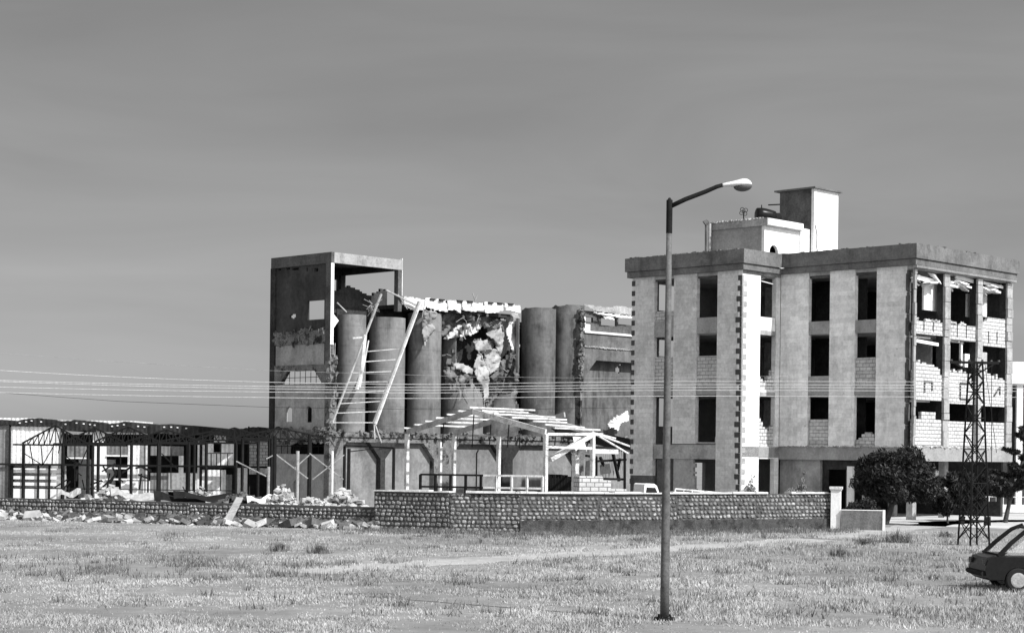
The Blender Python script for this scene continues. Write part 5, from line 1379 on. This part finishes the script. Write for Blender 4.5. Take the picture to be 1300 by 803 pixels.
# ================================================================== lattice pylon and wires
PYY = 72.0
pyb = GX(1236, PYY); pyt = P(1238, 460, PYY); ZT = pyt.z
def pylon():
    t = thing('lattice_pylon', 'slender dark lattice power pylon standing in the grass', 'pylon', pyb)
    rot = .33; hb, ht = .44, .19
    def leg(k, z):
        f = z / ZT; h = hb + (ht - hb) * f; a = rot + k * math.pi / 2 + math.pi / 4; r_ = h * math.sqrt(2)
        return Vector((pyb.x + r_ * math.cos(a), pyb.y + r_ * math.sin(a), z))
    for k in range(4):
        mb = MB(); mb.bar(leg(k, -.02), leg(k, ZT), .065, .065); mb.build('leg', 'steeld', t)
    zs = [0.25, 1.0, 1.75, 2.5, 3.2, 3.85, 4.5, 5.1, 5.65, 6.15, 6.6, 7.0, ZT]
    for i in range(len(zs) - 1):
        mb = MB()
        for k in range(4):
            a, b = leg(k, zs[i]), leg((k + 1) % 4, zs[i + 1]); c, d = leg((k + 1) % 4, zs[i]), leg(k, zs[i + 1])
            mb.bar(*((a, b) if (i + k) % 2 else (c, d)), .035)
            if i in (0, 1, 2, 4): mb.bar(*((c, d) if (i + k) % 2 else (a, b)), .03)
            if i % 2 == 0: mb.bar(leg(k, zs[i + 1]), leg((k + 1) % 4, zs[i + 1]), .04)
        mb.build('bracing', 'steeld', t)
    mb = MB(); a = Vector((math.cos(.15), math.sin(.15), 0))
    mb.bar(pyt - a * 1.05, pyt + a * 1.0, .09, .1); mb.bar(pyt - a * .9 - Z3 * .02, pyt - Z3 * .5, .05); mb.bar(pyt + a * .9, pyt - Z3 * .5, .05); mb.build('crossarm', 'steeld', t)
    for s in (-1.0, -.62, -.25, .3, .68, 1.0):
        mb = MB(); p = pyt + a * s; mb.tube([p + Z3 * .03, p + Z3 * .06, p + Z3 * .1, p + Z3 * .13], [.03, .06, .03, .05], 10); mb.build('insulator', 'dark', t)
    for k in (0, 1):
        mb = MB(); p = leg(0, 1.3).lerp(leg(1 if k else 3, 1.3), .9); chunk(mb, (p.x, p.y - .05, 1.0), .3, .08, .35, rz=.3, tilt=.05); mb.build('number_plate', 'steeld', t)
    mb = MB(); p = leg(2, 4.6); mb.tube([pyt + a * .7, p + a * .8 - Z3 * 1.3], .015, 5); mb.tube([pyt + a * .4, pyt + a * .95 - Z3 * 3.6], .012, 5); mb.build('stay_cable', 'steeld', t)
    # wires run left: low point near px 560
    specs = [(487.5, 0, 470, -1.0, 'topmost of the thick cables crossing before the silo'), (491.5, 0, 482.5, -.62, 'second of the thick cables crossing before the silo'), (494.8, 0, 484, -.25, 'third of the thick cables crossing before the silo'),
             (498.4, 0, 491, .3, 'fourth of the thick cables crossing before the silo'), (505.5, 0, 498, .68, 'lowest of the bright cables crossing before the silo')]
    for ym, _, yl, s, lab in specs:
        p = pyt + a * s + Z3 * .13; pts = []
        for i in range(61):
            px = -260 + 1800 * i / 60
            Yd = 70 + i / 60 * 24
            if px < 560: y = ym + (yl - ym) * ((px - 560) / 560) ** 2
            else: y = ym - 4.5 * math.sin(min(1, (px - 560) / 400) * math.pi / 2) + (px - 560) * .004 * (1 - (505.5 - ym) / 40)
            pts.append(P(px, y, Yd))
        mb = MB(); mb.tube(pts, .0125, 6); tag(mb.build('power_line', 'wire', smooth=True), lab, 'cable')
    mb = MB(); mb.tube([P(-200, 438, 100), P(0, 448, 100), P(150, 459, 100), P(340, 470, 101), P(600, 478, 102), P(800, 480, 104), P(1000, 477, 104)], .008, 5)
    tag(mb.build('power_line', 'steelg', smooth=True), 'thin faint highest wire across the left sky', 'cable')
    mb = MB(); mb.tube([P(-200, 487, 95), P(0, 498, 95), P(150, 509, 95), P(340, 516.5, 96), P(600, 520, 97), P(800, 517, 98)], .01, 5)
    tag(mb.build('power_line', 'steeld', smooth=True), 'lowest thin dark wire before the silo tower windows', 'cable')
pylon()

# ================================================================== trees and shrubs
def crown_mesh(name, m, parent, clumps, n_leaf, size, wind=Vector((.25, 0, -.1)), elong=1.0, inner=.35):
    vs = []; 
    tot = sum(c[1] ** 2 for c in clumps); P_ = []
    for c, r_, sq in clumps:
        n = int(n_leaf * r_ * r_ / tot)
        d = rng.normal(size=(n, 3)); d /= np.linalg.norm(d, axis=1)[:, None]
        rad = r_ * (inner + (1 - inner) * rng.uniform(0, 1, n) ** .45); rad *= 1 + .15 * rng.normal(size=n)
        P_.append(np.array(c)[None] + d * rad[:, None] * np.array([1, 1, sq])[None])
    p = np.concatenate(P_); n = len(p)
    a = rng.normal(size=(n, 3)) + np.array(wind)[None] * 2; a /= np.linalg.norm(a, axis=1)[:, None]
    b = np.cross(a, rng.normal(size=(n, 3))); b /= np.linalg.norm(b, axis=1)[:, None]
    s = size * rng.uniform(.6, 1.5, n)[:, None]
    v = np.stack([p - a * s * elong, p + b * s * .45, p + a * s * elong, p - b * s * .45], 1)
    off = np.array(rootof(parent).location); v -= off
    me = bpy.data.meshes.new(name); me.vertices.add(n * 4); me.vertices.foreach_set('co', v.reshape(-1))
    me.loops.add(n * 4); me.loops.foreach_set('vertex_index', np.arange(n * 4, dtype=np.int32))
    me.polygons.add(n); me.polygons.foreach_set('loop_start', np.arange(0, n * 4, 4, dtype=np.int32)); me.polygons.foreach_set('loop_total', np.full(n, 4, dtype=np.int32))
    me.update(calc_edges=True); me.materials.append(MT[m]); o = bpy.data.objects.new(name, me); col.objects.link(o); o.parent = parent; return o
def clump(cx, cy, cz, rx, rz, n, r0, r1, ry=None):
    L = []
    for _ in range(n):
        d = Vector((random.gauss(0, 1), random.gauss(0, 1), random.gauss(0, 1))).normalized() * random.uniform(.35, .95)
        r_ = random.uniform(r0, r1); L.append(((cx + d.x * (rx - r_ * .6), cy + d.y * ((ry or rx) - r_ * .6), cz + d.z * (rz - r_ * .6)), r_, .8))
    return L
def limbs(parent, base, clumps, r_=.1, n=9, h0=.5, m='bark', bend=.0):
    mb = MB(); top = Vector(base) + Vector((bend, 0, h0))
    mb.tube([base, Vector(base).lerp(top, .5) + Vector((random.uniform(-.05, .05), 0, 0)), top], [r_ * 1.25, r_, r_ * .85], 9)
    for c, rr, s in random.sample(clumps, min(n, len(clumps))):
        c = Vector(c); md = top.lerp(c, .5) + Vector((0, 0, -.15)); mb.tube([top, md, c], [r_ * .6, r_ * .35, r_ * .12], 6)
    mb.build('trunk', m, parent)
def trees():
    random.seed(31)
    b = GX(1123, 93.0)
    t = thing('round_tree', 'dense dark round-crowned tree before the tall block, between pillar and pylon', 'tree', b)
    cc = P(1139, 607, 93)
    cl = clump(cc.x, cc.y, cc.z, 2.4, 2.05, 70, .38, .72, 2.0)
    cl += clump(cc.x + .8, cc.y, cc.z - .5, 1.5, 1.3, 14, .35, .6)
    cl = [c for c in cl if c[0][2] - c[1] * .8 > 1.05]
    crown_mesh('crown', 'leaf', t, cl, 60000, .075, Vector((.3, 0, -.35)), 1.5)
    limbs(t, b, cl, .16, 14, 1.3, bend=.45)
    # low dark shrub behind the low wall
    b = GX(1098, 91.0); t = thing('dark_shrub', 'low dark leafy shrub just behind the low grey wall', 'shrub', b)
    cl = clump(b.x, b.y, .75, .95, .75, 16, .25, .45); crown_mesh('foliage', 'leaf', t, cl, 7000, .06); limbs(t, b, cl, .03, 8, .3)
    # bushes between tree and pylon
    b = GX(1203, 96.0); t = thing('dark_bush', 'dark upright bush between the round tree and the pylon', 'bush', b)
    cl = clump(b.x, b.y, 1.5, 1.0, 1.35, 26, .14, .34); crown_mesh('foliage', 'needle', t, cl, 8000, .07, Vector((0, 0, .5)), 1.9, .1); limbs(t, b, cl, .05, 10, .5)
    b = GX(1232, 98.5); t = thing('dark_bush', 'thin dark bush directly behind the pylon', 'bush', b)
    cl = clump(b.x, b.y, 1.6, 1.05, 1.4, 24, .14, .32); crown_mesh('foliage', 'needle', t, cl, 5000, .07, Vector((0, 0, .5)), 1.9, .1); limbs(t, b, cl, .05, 10, .5)
    # pale sunlit shrub behind the stone wall
    for px, py0, w_, lab, Yd in ((1016, 600, .95, 'pale feathery shrub behind the stone wall below the wing', 94), (951, 603, .42, 'small dusty shrub at the white return wall foot', 97)):
        b = GX(px, Yd); t = thing('pale_shrub', lab, 'shrub', b)
        cl = clump(b.x, b.y, 1.3, w_, .75, 14, .16, .32, .6)
        tip = P(px - 4, py0, Yd); cl += [((b.x - .1 + .1 * k, b.y, 1.6 + (tip.z - 1.6) * k / 3), .16 - .02 * k, 1.3) for k in range(4)]
        crown_mesh('foliage', 'leaf2', t, cl, 2600 if w_ > .5 else 1000, .055, Vector((0, 0, .8)), 1.6); limbs(t, b, cl, .03, 10, .5)
    # pine at the right edge: whorled branches
    b = GX(1276, 98.0); t = thing('pine_tree', 'dark pine with drooping branches at the right edge of the picture', 'tree', b)
    mb = MB(); top = Vector((b.x + 1.2, b.y, 5.3)); mb.tube([b, b + Vector((.22, 0, 1.1)), b + Vector((.75, 0, 2.6)), top], [.14, .11, .08, .02], 9); mb.build('trunk', 'bark', t)
    cl = []; br = MB()
    for k in range(34):
        z = random.uniform(1.25, 5.1); f = (z - 1.1) / 4.2; rr = (1 - f) * 1.9 + .3; a = random.uniform(0, 6.28)
        c0 = b + Vector((.22 + .26 * (z - 1.1), 0, z)); d = Vector((math.cos(a), math.sin(a), .28))
        br.tube([c0, c0 + d * rr * .5, c0 + d * rr + Z3 * .12], [.04, .025, .008], 5)
        for s in range(7):
            q = c0 + d * rr * (.3 + .7 * s / 6); cl.append(((q.x, q.y, q.z + .03), .26 - .02 * s, .55))
    br.build('branches', 'bark', t)
    crown_mesh('crown', 'needle', t, cl, 17000, .085, Vector((0, 0, .4)), 1.3, .1)
    # weeds in the field
    for i, (px, py, s, lab) in enumerate(((1098, 692, .55, 'low dark weed clump right of the dirt track bend'), (1140, 688, .75, 'tall spiky weed clump left of the pylon'), (1068, 706, .5, 'small weed clump below the gate pillar'), (355, 699, .45, 'wispy weed clump in the left grass'),
            (405, 702, .5, 'low bushy weed in the left grass'), (1005, 672, .5, 'weed clump at the foot of the stone wall near the gate'), (1200, 682, .45, 'weed clump just left of the pylon foot'))):
        b = G(px, py); t = thing('weed_clump', lab, 'weed', b)
        pts = np.array([(b.x + random.gauss(0, s * .4), b.y + random.gauss(0, s * .4), 0, random.uniform(.6, 1.3)) for _ in range(170)])
        pts[:, :3] -= np.array(b)[None]
        o = grass_mesh('stems', 'weed', pts, .3 * s, .85 * s, .014, .35); o.parent = t
        cl = clump(b.x, b.y, .3 * s, .5 * s, .3 * s, 6, .1 * s, .2 * s); crown_mesh('leaves', 'weed', t, cl, 300, .03)
trees()

# ================================================================== vehicles
def wheel(parent, c, r_, axis):
    mb = MB(); c = Vector(c); mb.tube([c - axis * .11, c - axis * .09, c + axis * .09, c + axis * .11], [r_ * .9, r_, r_, r_ * .9], 26); w_ = mb.build('wheel', 'rubber', parent, smooth=False)
    mb = MB(); mb.tube([c - axis * .125, c - axis * .115], [r_ * .5, r_ * .62], 18); mb.build('rim', 'steelg', w_)
def car():
    Y = 47.0
    def S(px, py): return P(px, py, Y)
    o = S(1263, 712); ground0 = Vector((o.x, Y, 0)); t = thing('parked_car', 'black hatchback cut by the right edge, only its sloping rear pillar in view', 'car', ground0)
    ax = Vector((1, 0, 0)); x0 = o.x; wd = 1.72
    # side outline in metres, x from the scuttle
    low = [(-.1, .30), (-.2, .36), (-.25, .55), (-.22, .72), (-.16, .9), (.0, .95), (1.0, .96), (2.9, .97), (3.7, .9), (4.0, .78), (4.05, .5), (3.95, .3), (3.7, .28)]
    arch = lambda cx: [(cx + .36 * math.cos(a), .3 + .36 * math.sin(a)) for a in [math.pi * i / 8 for i in range(9)]]
    out_ = low + arch(3.2) + [(1.3, .24)] + arch(.62)
    mb = MB(); pts = [Vector((x0 + p[0], Y, p[1])) for p in out_]
    n = len(pts); lay = [(0, .93), (.12, 1.0), (wd - .12, 1.0), (wd, .93)]; cz = .6
    vs = [Vector((p.x, Y + d, cz + (p.z - cz) * k)) for d, k in lay for p in pts]
    fs = [tuple(range(n))[::-1], tuple(3 * n + i for i in range(n))]
    for L_ in range(3): fs += [(L_ * n + i, L_ * n + (i + 1) % n, (L_ + 1) * n + (i + 1) % n, (L_ + 1) * n + i) for i in range(n)]
    mb.add(vs, fs); mb.build('body', 'carp', t)
    # pillars and roof
    ws = [(.12, .93), (.45, 1.27), (.85, 1.60), (1.15, 1.72)]
    for yy in (.1, wd - .1):
        mb = MB(); mb.tube([Vector((x0 + p[0], Y + yy + .14 * (p[1] - .9) * (1 if yy < 1 else -1), p[1])) for p in ws], [.065, .06, .055, .05], 8)
        for xx in (1.62, 2.75): mb.bar(Vector((x0 + xx, Y + yy, .95)), Vector((x0 + xx - .02, Y + yy + .11 * (1 if yy < 1 else -1), 1.72)), .1, .05)
        mb.build('pillar', 'carp', t)
    mb = MB(); rp = [(1.0, 1.67), (1.2, 1.74), (1.9, 1.79), (2.6, 1.76), (3.0, 1.68)]
    v = [Vector((x0 + p[0], Y + d, p[1] + e)) for d, e in ((.2, -.03), (.45, .01), (wd - .45, .01), (wd - .2, -.03)) for p in rp]; v += [q - Z3 * .05 for q in v]; k = len(rp); f = []
    for a in range(3):
        for i in range(k - 1): b0 = a * k + i; f += [(b0, b0 + 1, b0 + k + 1, b0 + k), (20 + b0, 20 + b0 + k, 20 + b0 + k + 1, 20 + b0 + 1)]
    for i in range(k - 1): f += [(i, 20 + i, 21 + i, i + 1), (15 + i, 16 + i, 36 + i, 35 + i)]
    for a in range(3): f += [(a * k, (a + 1) * k, 20 + (a + 1) * k, 20 + a * k), (a * k + 4, 20 + a * k + 4, 24 + (a + 1) * k, (a + 1) * k + 4)]
    mb.add(v, f); mb.build('roof', 'carp', t)
    mb = MB(); mb.prism([Vector((x0 + .14, Y + .16, .94)), Vector((x0 + 1.02, Y + .24, 1.66)), Vector((x0 + 1.02, Y + wd - .24, 1.66)), Vector((x0 + .14, Y + wd - .16, .94))], (.008, 0, .008)); mb.build('rear_window', 'glass', t)
    for yy in (.17, wd - .18):
        mb = MB(); mb.prism([Vector((x0 + .3, Y + yy, .96)), Vector((x0 + 1.2, Y + yy + (.08 if yy < 1 else -.08), 1.66)), Vector((x0 + 2.7, Y + yy + (.08 if yy < 1 else -.08), 1.66)), Vector((x0 + 2.8, Y + yy, .98))], (0, .006, 0)); mb.build('side_window', 'glass', t)
    mb = MB(); mb.tube([Vector((x0 + 2.65, Y + .02, .98)), Vector((x0 + 2.65, Y - .15, 1.0))], [.03, .03], 6); mb.fbox(WF, x0 + 2.6, x0 + 2.72, Y - .3, Y - .12, .95, 1.1); mb.build('wing_mirror', 'carp', t)
    mb = MB(); mb.fbox(WF, x0 + .15, x0 + .45, Y + .2, Y + wd - .2, .9, .99); mb.build('parcel_shelf', 'rubber', t)
    for yy in (.45, 1.2):
        mb = MB(); mb.hexa([Vector((x0 + 1.35, Y + yy - .22, .9)), Vector((x0 + 1.5, Y + yy - .22, .9)), Vector((x0 + 1.5, Y + yy + .22, .9)), Vector((x0 + 1.35, Y + yy + .22, .9)), Vector((x0 + 1.5, Y + yy - .18, 1.42)), Vector((x0 + 1.6, Y + yy - .18, 1.42)), Vector((x0 + 1.6, Y + yy + .18, 1.42)), Vector((x0 + 1.5, Y + yy + .18, 1.42))]); mb.build('seat', 'rubber', t)
    for xx in (.62, 3.2):
        for yy in (.1, wd - .1): wheel(t, (x0 + xx, Y + yy, .32), .32, Vector((0, 1, 0)))
    mb = MB(); mb.fbox(WF, x0 - .26, x0 - .1, Y + .03, Y + .3, .7, .84); mb.build('tail_light', 'dglass', t)
    mb = MB(); mb.fbox(WF, x0 - .26, x0 - .1, Y + wd - .3, Y + wd - .03, .7, .84); mb.build('tail_light', 'dglass', t)
    mb = MB(); mb.tube([Vector((x0 - .27, Y + .05, .48)), Vector((x0 - .31, Y + .3, .48)), Vector((x0 - .31, Y + wd - .3, .48)), Vector((x0 - .27, Y + wd - .05, .48))], .07, 8); mb.build('bumper', 'rubber', t)
    mb = MB(); mb.fbox(WF, x0 + 1.45, x0 + 1.6, Y - .015, Y + .0, .82, .85); mb.build('door_handle', 'steelg', t)
car()
def van():
    Y = 90.0; a = P(817, 613, Y); x0 = a.x; zt = a.z
    t = thing('abandoned_van', 'white van cab with dark window, roof showing over the stone wall', 'van', (x0, Y, 0))
    dx = Vector((.92, .38, 0)).normalized(); F = Frame((x0, Y), dx, Vector((-dx.y, dx.x, 0)))
    prof = [(0.0, .5), (0, zt - .9), (.06, zt - .06), (.15, zt), (.6, zt - .02), (.75, zt - .12), (1.0, zt - .75), (2.3, zt - .95), (2.4, .5)]
    mb = MB(); mb.prism([F.pt(p[0], 0, p[1]) for p in prof], F.W * 1.2); mb.build('body', 'white', t)
    mb = MB(); mb.prism([F.pt(.12, -.012, zt - .55), F.pt(.18, -.012, zt - .2), F.pt(.66, -.012, zt - .22), F.pt(.82, -.012, zt - .55)], F.W * .01); mb.build('side_window', 'dglass', t)
    for xx in (.5, 1.9):
        for yy in (.05, 1.1): wheel(t, F.pt(xx, yy, .32), .32, F.W)
    # rail laid on the wall
    a = P(857, 622, 84.5); t = thing('white_rail', 'white lattice guard rail lying along the wall top right of the lamp post', 'rail', (a.x, a.y, 0))
    b = P(932, 628, 86.2)
    mb = MB(); mb.bar(a + Z3 * .08, b + Z3 * .05, .06, .07); mb.bar(a - Z3 * .14, b - Z3 * .05, .05, .06); mb.build('rail', 'steelw', t)
    mb = MB()
    for k in range(8): p = a.lerp(b, k / 7); mb.bar(p + Z3 * .07, p - Z3 * .12, .05)
    for k in (0, 3, 7): p = a.lerp(b, k / 7); mb.bar(p, Vector((p.x, p.y, 0)), .07)
    mb.build('stile', 'steelw', t)
van()

# ================================================================== background right
def background():
    Y = 128.0
    a = GX(1284, Y); t = thing('far_building', 'pale far building glimpsed past the right corner of the tall block', 'building', a)
    F = Frame((0, Y), Vector((1, 0, 0)), Vector((0, 1, 0)))
    X = lambda px: F.hit('w', 0, px, 500)[0]; Zf = lambda y: F.hit('w', 0, 1295, y)[1]
    mb = MB(); mb.fbox(F, X(1262), X(1420), 0, 8, Zf(487), Zf(459)); mb.build('upper_wall', 'white', t)
    mb = MB(); mb.fbox(F, X(1262), X(1420), .6, 8, 0, Zf(487) - .003); mb.build('lower_wall', 'inner', t)
    mb = MB(); mb.fbox(F, X(1292), X(1300), .2, .58, 0, Zf(487) - .003); mb.fbox(F, X(1340), X(1350), .2, .58, 0, Zf(487) - .003); mb.build('column', 'white', t)
    a = GX(1180, 118); t = thing('low_garden_wall', 'long low pale wall behind the trees at the right', 'wall', a)
    mb = MB(); mb.fbox(Frame((0, 117), Vector((1, 0, 0)), Vector((0, 1, 0))), GX(1085, 117).x, GX(1400, 117).x, 0, .25, 0, .5); mb.build('wall_body', 'white', t)
    mb = MB()
    for k in range(34): x = GX(1085 + 9 * k, 117).x; mb.bar((x, 117.1, .5), (x, 117.1, 1.0), .05)
    mb.bar((GX(1085, 117).x, 117.1, 1.0), (GX(1400, 117).x, 117.1, 1.0), .06); mb.build('handrail', 'steelw', t)
    # trees beyond the ground floor
    random.seed(77)
    for i, (px, Yd, h, lab) in enumerate(((1222, 135, 4.2, 'dusty tree seen between the ground floor columns of the block'), (1262, 140, 4.5, 'greyish tree seen under the slab at the right end of the block'), (1300, 150, 5.0, 'hazy tree beyond the far right building'))):
        b = GX(px, Yd); t = thing('background_tree', lab, 'tree', b); cl = clump(b.x, b.y, h * .55, h * .5, h * .4, 16, .5, 1.0)
        crown_mesh('crown', 'leaf2', t, cl, 5000, .14); limbs(t, b, cl, .12, 8, 1.2)
background()

# ================================================================== groups of repeats
GROUPS = {'steel_truss_frame': 'steel truss frames before the burnt sheds', 'power_line': 'overhead cables crossing the scene', 'concrete_block': 'broken blocks along the foot of the low wall',
          'stone_wall': 'boundary walls of dark fieldstone', 'weed_clump': 'weed clumps in the dry field', 'dark_bush': 'dark bushes around the pylon', 'pale_shrub': 'pale shrubs behind the stone wall',
          'background_tree': 'trees far behind the tall block', 'fallen_sheet': 'fallen roof sheets behind the low wall'}
for o in list(col.objects):
    if o.parent is None and o.name.split('.')[0] in GROUPS and 'group' not in o: o['group'] = GROUPS[o.name.split('.')[0]]
